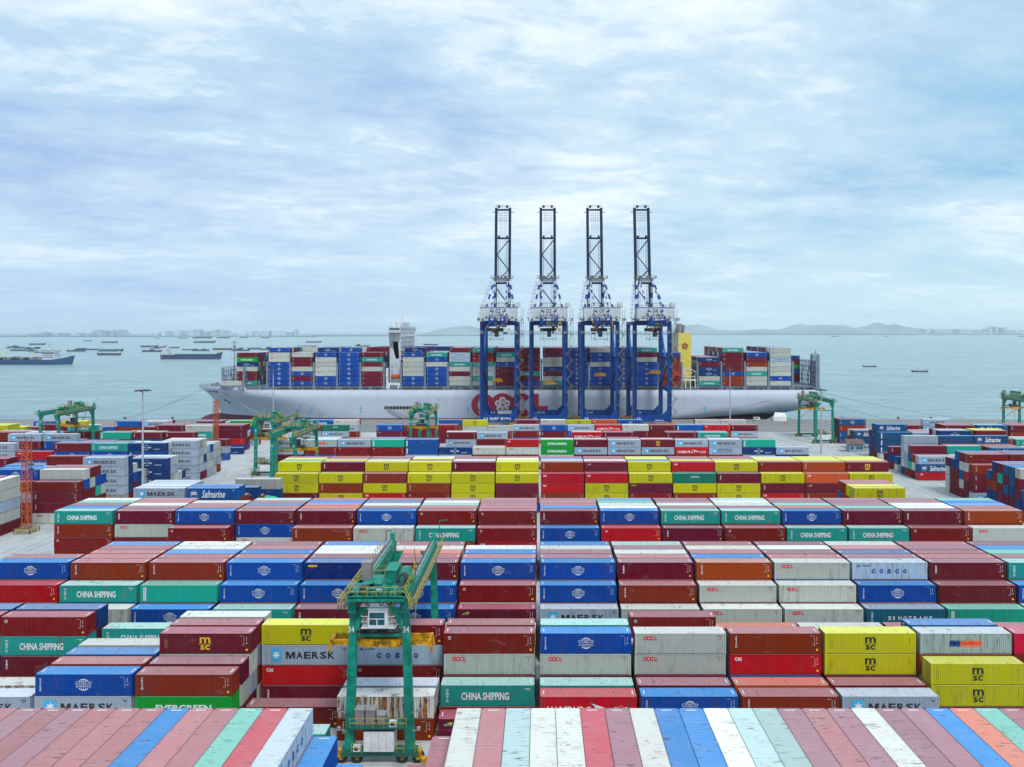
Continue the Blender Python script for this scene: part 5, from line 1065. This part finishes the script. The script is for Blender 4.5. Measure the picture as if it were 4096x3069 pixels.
rtg(131, 357, '52', 'green yard crane on the open apron behind the ship stern', 23.5, 16, 3.7, 4.0, False, 14, 20, 0)
rtg(231.5, 357, '60', 'green yard crane cut by the right picture edge', 23.5, 20, 3.9, 4.0, False, 14, 20, 0)
# ------------------------------------------------------------------ masts
def lampmast(x, y, h, label, r=.38):
    root = empty('light_mast', (x, y, 0), label, 'light mast', 'tall floodlight masts')
    b = MB(); b.tube((0, 0, 0), (0, 0, h), r, 12, r * .5); b.tube((0, 0, h), (0, 0, h + 2.4), .04, 5); b.build('pole', 'mast', root)
    b = MB(); b.tube((0, 0, h - .5), (0, 0, h - .3), 1.2, 16); b.build('lamp_ring', 'dgrey', root)
    for k in range(8):
        a = k * math.pi / 4 + .2; b = MB(); c_, s_ = math.cos(a), math.sin(a); b.bar((1.1 * c_, 1.1 * s_, h - .35), (2.3 * c_, 2.3 * s_, h - .55), .7, .32); b.build('floodlight', 'dgrey', root)
lampmast(ux(571, 232), 232, vz(1556, 232), 'light mast beside the left road in front of navy stacks')
lampmast(ux(1093, 405), 405, vz(1480, 405), 'light mast against the bow half of the ship hull')
lampmast(ux(2920, 405), 405, vz(1475, 405), 'light mast against the stern half of the ship hull')
lampmast(ux(3285, 326), 326, vz(1556, 326), 'light mast beside the stern yard crane')
def lattice(x, y, h, label):
    root = empty('lattice_mast', (x, y, 0), label, 'lattice mast', 'orange lattice masts')
    b = MB(); w = .75
    for sx in (-w, w):
        for sy in (-w, w): b.bar((sx, sy, .9), (sx, sy, h), .19)
    n = int(h / 1.5)
    for k in range(n):
        z = .9 + k * 1.5; 
        for p, q in (((-w, -w), (w, -w)), ((w, -w), (w, w)), ((w, w), (-w, w)), ((-w, w), (-w, -w))): b.bar((p[0], p[1], z), (q[0], q[1], z), .11); 
        s = 1 if k % 2 else -1; b.bar((-w * s, -w, z), (w * s, -w, z + 1.5), .13); b.bar((w, -w * s, z), (w, w * s, z + 1.5), .13)
    for xx in (-.25, .25): b.bar((xx, 0, .9), (xx, 0, h), .2)
    b.build('lattice_tower', 'omast', root)
    b = MB(); b.box(-1.6, 1.6, -1.6, 1.6, 0, .9); b.build('concrete_base', 'concrete', root)
    b = MB(); 
    for z in (h * .68, h * .73): b.box(.8, 1.9, -.4, 0, z, z + .4)
    b.build('floodlight', 'dgrey', root)
    b = MB(); b.rail([(-2, -2, 0), (2, -2, 0), (2, 2, 0), (-2, 2, 0), (-2, -2, 0)], 1.2, .12, 1.3); b.build('guard_rail', 'yel', root)
lattice(ux(107, 199), 199, vz(1760, 199), 'orange lattice mast at the left picture edge by the road')
lattice(ux(864, 308), 308, vz(1600, 308), 'orange lattice mast in front of the red lower bow')
# ------------------------------------------------------------------ small yard things
r_ = empty('guard_hut', (ux(3424, 331), 331, 0), 'small pale blue hut with brown pitched roof right of the stern crane', 'hut')
b = MB(); b.box(-2.6, 3.2, 0, 4, 0, 3.6); b.build('wall', 'hutblue', r_)
b = MB(); b.quad((-4.4, -.6, 3.5), (4, -.6, 3.5), (3.4, 2, 5.4), (-4.0, 2, 5.4)); b.quad((-4.4, 4.6, 3.5), (-4.0, 2, 5.4), (3.4, 2, 5.4), (4, 4.6, 3.5)); b.quad((-4.4, -.6, 3.5), (-4.0, 2, 5.4), (-4.4, 4.6, 3.5)); b.quad((4, -.6, 3.5), (4, 4.6, 3.5), (3.4, 2, 5.4)); b.build('roof', 'roofbrown', r_)
for x in (-2.1, .2, 1.6): b = MB(); b.box(x, x + 1.0, -.05, 0, 1.2, 2.3); b.build('window', 'glass', r_)
def person(u, v, label):
    Y = F * H / (v - CY); r_ = empty('person', (ux(u, Y), Y, 0), label, 'person')
    b = MB(); b.tube((-.12, 0, 0), (-.1, 0, .85), .08, 6, .11); b.tube((.12, .1, 0), (.1, 0, .85), .08, 6, .11); b.tube((0, 0, .8), (0, 0, 1.45), .2, 8, .24); b.tube((0, 0, 1.45), (0, 0, 1.55), .08, 6); b.mi = 1; b.tube((0, 0, 1.53), (0, 0, 1.78), .1, 8, .09); b.mi = 0
    b.tube((-.26, 0, 1.4), (-.34, -.1, .85), .07, 6, .05); b.tube((.26, 0, 1.4), (.34, .1, .85), .07, 6, .05); b.build('body', ['hivis', 'skin'], r_)
    b = MB(); b.tube((0, 0, 1.7), (0, 0, 1.84), .14, 8, .08); b.build('helmet', 'orange', r_)
person(3137, 1699, 'worker in orange overalls on the apron, left of a pair'); person(3150, 1699, 'worker in orange overalls on the apron, right of a pair'); person(2905, 1682, 'worker in red standing at the quay edge by the light mast')
r_ = empty('covered_load', (ux(3118, 447), 447, 0), 'white sheeted load standing on the quay under the stern', 'covered load')
b = MB(); b.box(-3.8, 3.8, -1.4, 1.4, 0, 2.4); bb = b.build('sheet', 'white', r_); b = MB(); b.quad((-3.6, -1.3, 2.4), (3.6, -1.3, 2.4), (3.0, 0, 4.6), (-2.6, 0, 5)); b.quad((-3.6, 1.3, 2.4), (-2.6, 0, 5), (3.0, 0, 4.6), (3.6, 1.3, 2.4)); b.build('sheet_top', 'white', r_)
r_ = empty('white_van', (ux(3025, 447), 447, 0), 'small white van parked on the quay left of the sheeted load', 'van')
b = MB(); b.box(-1.6, 1.9, -.9, .9, .4, 2.1); b.build('body', 'white', r_); b = MB(); b.box(-1.5, 1.2, -.93, -.9, 1.3, 1.9); b.build('window', 'glass', r_)
for x in (-1, 1.2): b = MB(); b.tube((x, -.95, .36), (x, -.7, .36), .36, 10); b.build('wheel', 'tyre', r_)
r_ = empty('tarpaulin_machine', (ux(1073, 207), 207, 0), 'green tarpaulin covered machine beside the left end of the yellow stacks', 'covered machine')
b = MB(); z = 6.0; b.box(-2.1, 2.1, -1.3, 1.3, 0, z)
b.build('support', 'dgrey', r_); b = MB(); b.quad((-2.6, -1.6, z), (2.5, -1.6, z), (1.9, -1, z + 1.3), (-.8, -1, z + 1.7), (-1.5, -1, z + .8)); b.quad((2.5, 1.6, z), (-2.6, 1.6, z), (-1.5, 1, z + .8), (-.8, 1, z + 1.7), (1.9, 1, z + 1.3)); b.quad((-1.5, -1, z + .8), (-.8, -1, z + 1.7), (-.8, 1, z + 1.7), (-1.5, 1, z + .8)); b.quad((-.8, -1, z + 1.7), (1.9, -1, z + 1.3), (1.9, 1, z + 1.3), (-.8, 1, z + 1.7)); b.quad((-2.6, -1.6, z), (-1.5, -1, z + .8), (-1.5, 1, z + .8), (-2.6, 1.6, z)); b.quad((2.5, -1.6, z), (2.5, 1.6, z), (1.9, 1, z + 1.3), (1.9, -1, z + 1.3)); b.build('tarpaulin', 'tarp', r_)
for u, v_ in ((3593, 1674), (3724, 1674), (690, 1680), (500, 1681), (3370, 1675)):
    b = MB(); x = ux(u, 450.3); b.tube((x, 450.35, .35), (x, 450.35, 1.5), .35, 8, .5); b.box(x - .8, x + .8, 450.0, 450.7, 1.4, 1.8); tag(b.build('bollard', 'dgrey'), 'black mooring bollard on the quay edge', 'bollard', 'bollards on the quay edge')
r_ = empty('warning_beacon', (ux(1695, 88.5), 88.5, 0), 'yellow capped lamp post at the foot of crane 34', 'beacon')
b = MB(); zz = vz(3055, 88.5); b.tube((0, 0, 0), (0, 0, zz), .12, 8); b.tube((.3, 0, 0), (.1, 0, zz - .2), .05, 5); b.build('post', 'grey', r_); b = MB(); b.tube((0, 0, zz), (0, 0, zz + .75), .34, 14, .36); b.build('cap', 'spread', r_)
# ------------------------------------------------------------------ boats at anchor
WZ = -4.0
def hullmesh(L, Bm, hf, ha, fr, rise=1.8):
    b = MB(); n = 12; secs = []
    for i in range(n + 1):
        s = i / n; x = (s - .5) * L
        w = Bm / 2 * (min(1, s / .08) ** .5 * .85 + .15 if s < .08 else 1) * (1 if s < .8 else math.sqrt(max(0, 1 - ((s - .8) / .2) ** 2)) * .97 + .03)
        h = ha + (hf - ha) * max(0, (s - .82) / .18) ** 1.5 * 1.0 + (rise * .5 if s < .1 else 0)
        xx = x + (h * .25 if s > .9 else 0)
        secs.append((x, xx, w, h))
    for (a, aa, w0, h0), (c, cc, w1, h1) in zip(secs, secs[1:]):
        for sd in (-1, 1):
            b.mi = 1; lo = fr; q = [(a, sd * w0 * .9, -1), (c, sd * w1 * .9, -1), (c, sd * w1, lo), (a, sd * w0, lo)]; b.quad(*(q if sd < 0 else q[::-1]))
            b.mi = 0; q = [(a, sd * w0, lo), (c, sd * w1, lo), (cc, sd * w1, h1), (aa, sd * w0, h0)]; b.quad(*(q if sd < 0 else q[::-1]))
        b.mi = 2; b.quad((aa, -w0, h0 - .3), (cc, -w1, h1 - .3), (cc, w1, h1 - .3), (aa, w0, h0 - .3))
    x, xx, w, h = secs[0]; b.mi = 0; b.quad((x, -w, -1), (xx, -w, h), (xx, w, h), (x, w, -1))
    return b
def boat(u0, u1, v, kind, facing, label, name='cargo_barge', cat='barge', col='hullblue', grp='barges and coasters at anchor'):
    Y = F * (H - WZ) / (v - CY); x0 = ux(u0, Y); x1 = ux(u1, Y); L = (x1 - x0) * .97
    root = empty(name, ((x0 + x1) / 2, Y, WZ), label, cat, grp, 0 if facing > 0 else math.pi)
    Bm = L * .16; fh = L * .07; hb_ = hullmesh(L, Bm, fh * 1.7, fh, fh * .25)
    hb_.build('hull', [col, 'hullred', 'grey'], root)
    b = MB(); a = -L * .46; b.box(a, a + L * .11, -Bm * .4, Bm * .4, fh, fh + L * .06); b.box(a + L * .01, a + L * .08, -Bm * .36, Bm * .36, fh + L * .045, fh + L * .08); b.box(a + L * .02, a + L * .07, -Bm * .3, Bm * .3, fh + L * .08, fh + L * .10)
    b.build('deckhouse', 'house', root)
    b = MB(); b.tube((a + L * .04, 0, fh), (a + L * .04, 0, fh + L * .16), L * .003, 5); b.tube((L * .45, 0, fh), (L * .45, 0, fh + L * .10), L * .003, 5); b.build('mast', 'grey', root)
    if kind == 'boxes':
        rr = random.Random(int(u0)); b = MB(); x = -L * .32; k = 0
        while x < L * .36:
            b.mi = rr.randrange(4); b.box(x, x + 11, -Bm * .42, Bm * .42, fh - .2, fh + rr.choice((2.6, 2.6, 5.2))); x += 12.2
        b.build('container_cargo', ['hullblue', 'hullred', 'hullgreen', 'house'], root)
    elif kind == 'hatch':
        b = MB(); b.box(-L * .32, L * .38, -Bm * .36, Bm * .36, fh - .2, fh + L * .018); b.build('hatch_cover', 'hullred' if int(u0) % 2 else 'hullgreen', root)
    elif kind == 'fish':
        b = MB(); b.box(-L * .1, L * .2, -Bm * .35, Bm * .35, fh - .2, fh + L * .07); b.box(-L * .42, -L * .02, -Bm * .3, Bm * .3, fh, fh + L * .11); b.build('awning', 'house', root)
        b = MB()
        for x in (-L * .3, L * .05, L * .25): b.tube((x, 0, fh), (x, 0, fh + L * .2), L * .005, 5)
        b.build('rigging', 'grey', root)
    elif kind == 'crane':
        b = MB()
        for k in range(5): x = -L * .25 + k * L * .13; b.box(x, x + L * .09, -Bm * .38, Bm * .38, fh, fh + L * .016)
        b.build('hatch_cover', 'hullgreen', root)
        b = MB(); b.bar((L * .44, 0, fh * 1.4), (L * .44, 0, fh + L * .08), L * .02); b.bar((L * .42, 0, fh + L * .05), (L * .60, 0, fh + L * .07), L * .008); b.build('deck_crane', 'cream', root)
        b = MB(); b.box(-L * .42, -L * .36, -Bm * .2, Bm * .2, fh + L * .08, fh + L * .13); b.build('funnel', 'house', root)
c1 = lambda x0, x1, y: (x0 * .4973, x1 * .4973, 1200 + y * .4973)
c2 = lambda x0, x1, y: (800 + x0 * .4973, 800 + x1 * .4973, 1250 + y * .4973)
c3 = lambda x0, x1, y: (3200 + x0 * .405, 3200 + x1 * .405, 1200 + y * .405)
ds = 'small dark coaster'
for (cf, x0, x1, y, kind, fc, lb) in [
 (c1, 230, 368, 362, 'hatch', 1, 'pale coaster alone, upper left of the barge field'), (c1, 667, 740, 332, 'hatch', 1, 'tiny coaster near the far shore left of centre'), (c1, 813, 948, 346, 'hatch', 1, 'thin blue coaster below the skyline towers'),
 (c1, 48, 200, 390, 'boxes', 1, 'barge loaded with containers at the far left edge'), (c1, 78, 230, 411, 'hatch', 1, 'low dark barge left, in front of loaded barge'), (c1, 195, 325, 394, 'boxes', 1, 'container barge behind the dredger bridge'), (c1, 212, 300, 416, 'boxes', 1, 'short loaded barge left of the dredger bridge'), (c1, 275, 385, 425, 'hatch', 1, 'barge partly hidden by the dredger bridge'),
 (c1, 533, 690, 415, 'boxes', 1, 'loaded barge, leftmost of the middle cluster'), (c1, 605, 700, 400, 'boxes', 1, 'barge stacked behind the middle cluster'), (c1, 690, 822, 404, 'hatch', -1, 'low barge with house at right in middle cluster'), (c1, 790, 995, 414, 'hatch', 1, 'long dark barge with red waterline, middle cluster'), (c1, 780, 977, 445, 'hatch', -1, 'nearest green hatched barge of the middle cluster'),
 (c1, 1127, 1275, 380, 'hatch', 1, 'upper barge of the group above the bulk ship'), (c1, 1140, 1330, 418, 'boxes', 1, 'blue hatched barge above the bulk ship stern'), (c1, 1200, 1290, 391, 'boxes', 1, 'short loaded barge between two longer ones'), (c1, 1280, 1330, 384, 'boxes', 1, 'stubby barge right of the loaded pair'), (c1, 1335, 1443, 388, 'hatch', 1, 'barge rightmost above the bulk ship'),
 (c1, 1462, 1560, 405, 'hatch', 1, 'narrow barge just above the bulk ship deck'), (c1, 1545, 1685, 410, 'boxes', -1, 'red hatched barge above the bulk ship bow'), (c1, 1555, 1733, 346, 'crane', 1, 'grey freighter far out above the barge field'), (c1, 1708, 1870, 402, 'hatch', 1, 'dark barge left of the container ship foremast'), (c1, 1860, 2010, 410, 'boxes', 1, 'red decked barge behind the foremast'), (c1, 1930, 2090, 398, 'hatch', 1, 'long barge right of the foremast'), (c1, 2085, 2235, 402, 'boxes', 1, 'container barge above the ship\'s first bays'),
 (c2, 720, 835, 305, 'hatch', 1, 'barge just above the grey container tops'), (c2, 788, 942, 280, 'hatch', -1, 'red decked barge left of the accommodation tower'), (c2, 905, 1020, 288, 'hatch', 1, 'short barge overlapping the red decked one'), (c2, 1043, 1188, 292, 'hatch', -1, 'dark barge midway towards the tower'), (c2, 1240, 1367, 275, 'boxes', 1, 'upper barge of the pair by the tower'), (c2, 1213, 1415, 295, 'hatch', 1, 'lower red barge of the pair by the tower'), (c2, 850, 980, 243, 'hatch', 1, 'distant coaster above the red decked barge'), (c2, 1797, 1920, 264, 'hatch', -1, 'grey barge between the tower and the cranes'),
 (c1, 1235, 1290, 310, 'hatch', 1, 'tiny vessel under the skyline, leftmost'), (c1, 1433, 1508, 310, 'hatch', 1, 'tiny vessel under the skyline, second from left'), (c1, 1545, 1705, 309, 'crane', 1, 'hazy crane barge near the far shore'), (c1, 1740, 1852, 308, 'hatch', 1, 'long hazy vessel right of the crane barge'), (c1, 1922, 2000, 307, 'hatch', 1, 'tiny hazy vessel left of the foremast line'), (c1, 2095, 2170, 307, 'hatch', 1, 'tiny hazy vessel right of the foremast line'),
 (c3, 305, 390, 355, 'hatch', -1, 'thin freighter below the right hills'), (c3, 820, 870, 362, 'boxes', 1, 'tiny barge right of the thin freighter'), (c3, 2155, 2250, 350, 'hatch', 1, 'vessel cut by the right picture edge')]:
    u0, u1, v = cf(x0, x1, y); v = max(v, 1347.0); boat(u0, u1, v, kind, fc, lb, col=random.choice(['hullblue', 'hullblue', 'hullgreen']))
u0, u1, v = c1(1285, 1785, 476); boat(u0, u1, v, 'crane', 1, 'large dark bulk ship with red waterline, left of the bow', 'bulk_ship', 'cargo ship', 'hullblue', None)
u0, u1, v = c3(618, 758, 662); boat(u0, u1, v, 'fish', -1, 'smaller left one of two blue fishing boats at right', 'fishing_boat', 'fishing boat', 'hullblue', 'fishing boats')
u0, u1, v = c3(1100, 1268, 711); boat(u0, u1, v, 'fish', -1, 'larger right one of two blue fishing boats at right', 'fishing_boat', 'fishing boat', 'hullblue', 'fishing boats')
# dredger at the left edge
Y = F * (H - WZ) / (1458 - CY); xr = ux(290, Y); L = 175.0
root = empty('dredger', (xr - L / 2, Y, WZ), 'long blue dredger with white bridge and yellow deck cranes, left edge', 'dredger')
hullmesh(L, 26, 15, 8, 1.5).build('hull', ['hullblue', 'hullblue', 'grey'], root)
b = MB(); a = L / 2 - 47; b.box(a, a + 22, -9, 9, 8, 17); b.box(a + 1, a + 20, -8, 8, 17, 21); b.box(a - 1, a + 21, -10, 10, 21, 24.5); b.box(a + 4, a + 14, -5, 5, 24.5, 27); b.build('bridge_house', 'house', root)
b = MB()
for z in (11, 14, 18.4, 22.6): b.box(a + 1, a + 20, -10.1 if z > 21 else -9.05, -9 if z < 21 else -10, z, z + 1)
b.build('windows', 'glass', root)
b = MB(); b.tube((a + 9, 0, 27), (a + 9, 0, 36), .5, 6); b.bar((a + 6, 0, 32), (a + 12, 0, 32), .4); b.tube((L / 2 - 3, 0, 12), (L / 2 - 3, 0, 24), .4, 6); b.bar((L / 2 - 22, 0, 17), (L / 2 - 2, 0, 16), .5); b.build('mast', 'grey', root)
for xx in (-20, 26):
    b = MB(); b.bar((xx, -6, 8), (xx, -6, 20), 1.2); b.bar((xx, -6, 20), (xx - 26, -6, 21.5), .9); b.build('deck_crane', 'cream', root)
b = MB(); rr = random.Random(6)
for k in range(60): x = rr.uniform(-L / 2 + 5, a - 2); b.box(x, x + rr.uniform(1, 6), -9, -3, 8, 8 + rr.uniform(1, 5.5))
b.box(-L / 2 + 5, a, -8, 8, 8, 11); b.build('dredging_gear', 'tan', root)
b = MB(); b.flat(fit(text2d('新海虎', .02), L / 2 - 26, L / 2 - 18, 9.5, 12), lambda x, z: (x, -11.6 if x < L / 2 - 30 else -12.4 + (x - L / 2 + 30) * .25, z)); b.build('name_lettering', 'lett_w', root)
for u, v in ((3261, 1412),):
    Y = F * (H - WZ) / (v - CY); r_ = empty('channel_buoy', (ux(u, Y), Y, WZ), 'small green channel buoy afloat right of the ship stern', 'buoy'); b = MB(); b.tube((0, 0, -.3), (0, 0, 1.2), 2, 12); b.tube((0, 0, 1.2), (0, 0, 8), 1.3, 8, .4); b.build('float', 'hullgreen', r_)
# ------------------------------------------------------------------ haze
m = bpy.data.materials.new('haze_air'); m.use_nodes = True; nt = m.node_tree; nt.nodes.clear(); o_ = nt.nodes.new('ShaderNodeOutputMaterial'); pv = nt.nodes.new('ShaderNodeVolumePrincipled')
pv.inputs['Color'].default_value = (.93, .975, 1.0, 1); pv.inputs['Density'].default_value = 5e-5; pv.inputs['Anisotropy'].default_value = .2
nt.links.new(pv.outputs[0], o_.inputs['Volume'])
b = MB(); b.box(-13500, 13500, -400, 17500, -10, 215); hz_ = b.build('haze', m); hz_['kind'] = 'stuff'; tag(hz_, 'pale sea haze over the water towards the far shore', 'haze', None, 'stuff')
# ------------------------------------------------------------------ sky and sun
w = bpy.data.worlds.new('World'); sc.world = w; w.use_nodes = True; t = NT(w)
sky = t.n('ShaderNodeTexSky', sky_type='NISHITA'); sky.sun_disc = False; sky.sun_elevation = R(56); sky.sun_rotation = R(156); sky.air_density = 1.2; sky.dust_density = 2.0
tc = t.n('ShaderNodeTexCoord').outputs['Generated']; sx = t.n('ShaderNodeSeparateXYZ'); t.l(tc, sx.inputs[0])
zz = t.math('MAXIMUM', sx.outputs[2], 0.0); den = t.math('ADD', zz, .13)
px = t.math('DIVIDE', sx.outputs[0], den); py = t.math('DIVIDE', sx.outputs[1], den)
cb = t.n('ShaderNodeCombineXYZ'); t.l(px, cb.inputs[0]); t.l(py, cb.inputs[1])
P = cb.outputs[0]
P = t.mapv(P, (1, 1, 1), None); rot = P.node; rot.inputs['Rotation'].default_value = (0, 0, R(-9)); rot.inputs['Location'].default_value = (8.4, 5.2, 0)
n1 = t.noise(t.mapv(P, (.62, .80, 1)), 1.0, 11, .60, .35); n2 = t.noise(t.mapv(P, (.4, .5, 1)), 1.0, 3, .5, .3); n3 = t.noise(t.mapv(P, (1.5, 2.3, 1)), 1.6, 9, .62, .5); n4 = t.noise(t.mapv(P, (.5, .5, 1)), .6, 3, .5)
n5 = t.noise(t.mapv(P, (2.6, 3.4, 1)), 2.6, 7, .62, .6)
vio = t.math('ADD', t.ramp(n4, (.38, .62, -.35, .35)), t.ramp(sx.outputs[0], (-.55, .45, .2, .75)), clamp=True)   # violet to the west, cyan to the east
hue = t.mix(vio, (2.5, 3.8, 6.8), (2.2, 4.8, 6.8))
lit = t.mix(t.ramp(n2, (.38, .62, 0, 1)), (4.7, 6.4, 7.9), (6.2, 7.6, 8.6))
cf = t.math('ADD', t.math('ADD', t.math('MULTIPLY', n1, .58), t.math('MULTIPLY', n3, .26)), t.math('MULTIPLY', n5, .16)); cf2 = t.ramp(cf, (.36, .55, 0, 1))
cl = t.mix(t.math('ADD', t.math('MULTIPLY', cf2, .88), .12), hue, lit)
cl = t.mix(t.ramp(cf, (.53, .63, 0, .85)), cl, (8.8, 9.3, 9.7))
hzf = t.ramp(zz, (0.0, .17, 1, 0)); cl = t.mix(t.math('MULTIPLY', hzf, .72), cl, t.mix(t.ramp(sx.outputs[0], (-.5, .4, 0, 1)), (4.2, 5.9, 8.2), (6.0, 8.0, 8.7)))
fin = t.mix(.06, cl, sky.outputs[0])
bg = t.n('ShaderNodeBackground'); bg.inputs[1].default_value = .084; t.l(fin, bg.inputs[0]); ow = t.n('ShaderNodeOutputWorld'); t.l(bg.outputs[0], ow.inputs[0])
sl = bpy.data.lights.new('sun', 'SUN'); sl.energy = 1.5; sl.angle = R(14); sl.color = (1, .97, .92); so = bpy.data.objects.new('sun', sl); COL.objects.link(so)
so.rotation_euler = (R(90 - 56), 0, R(24))
# ------------------------------------------------------------------ render
sc.view_settings.view_transform = 'Standard'; sc.view_settings.look = 'None'; sc.view_settings.exposure = .54; sc.view_settings.gamma = 1
sc.cycles.volume_bounces = 2; sc.cycles.max_bounces = 5; sc.cycles.use_denoising = True; sc.cycles.volume_step_rate = 1
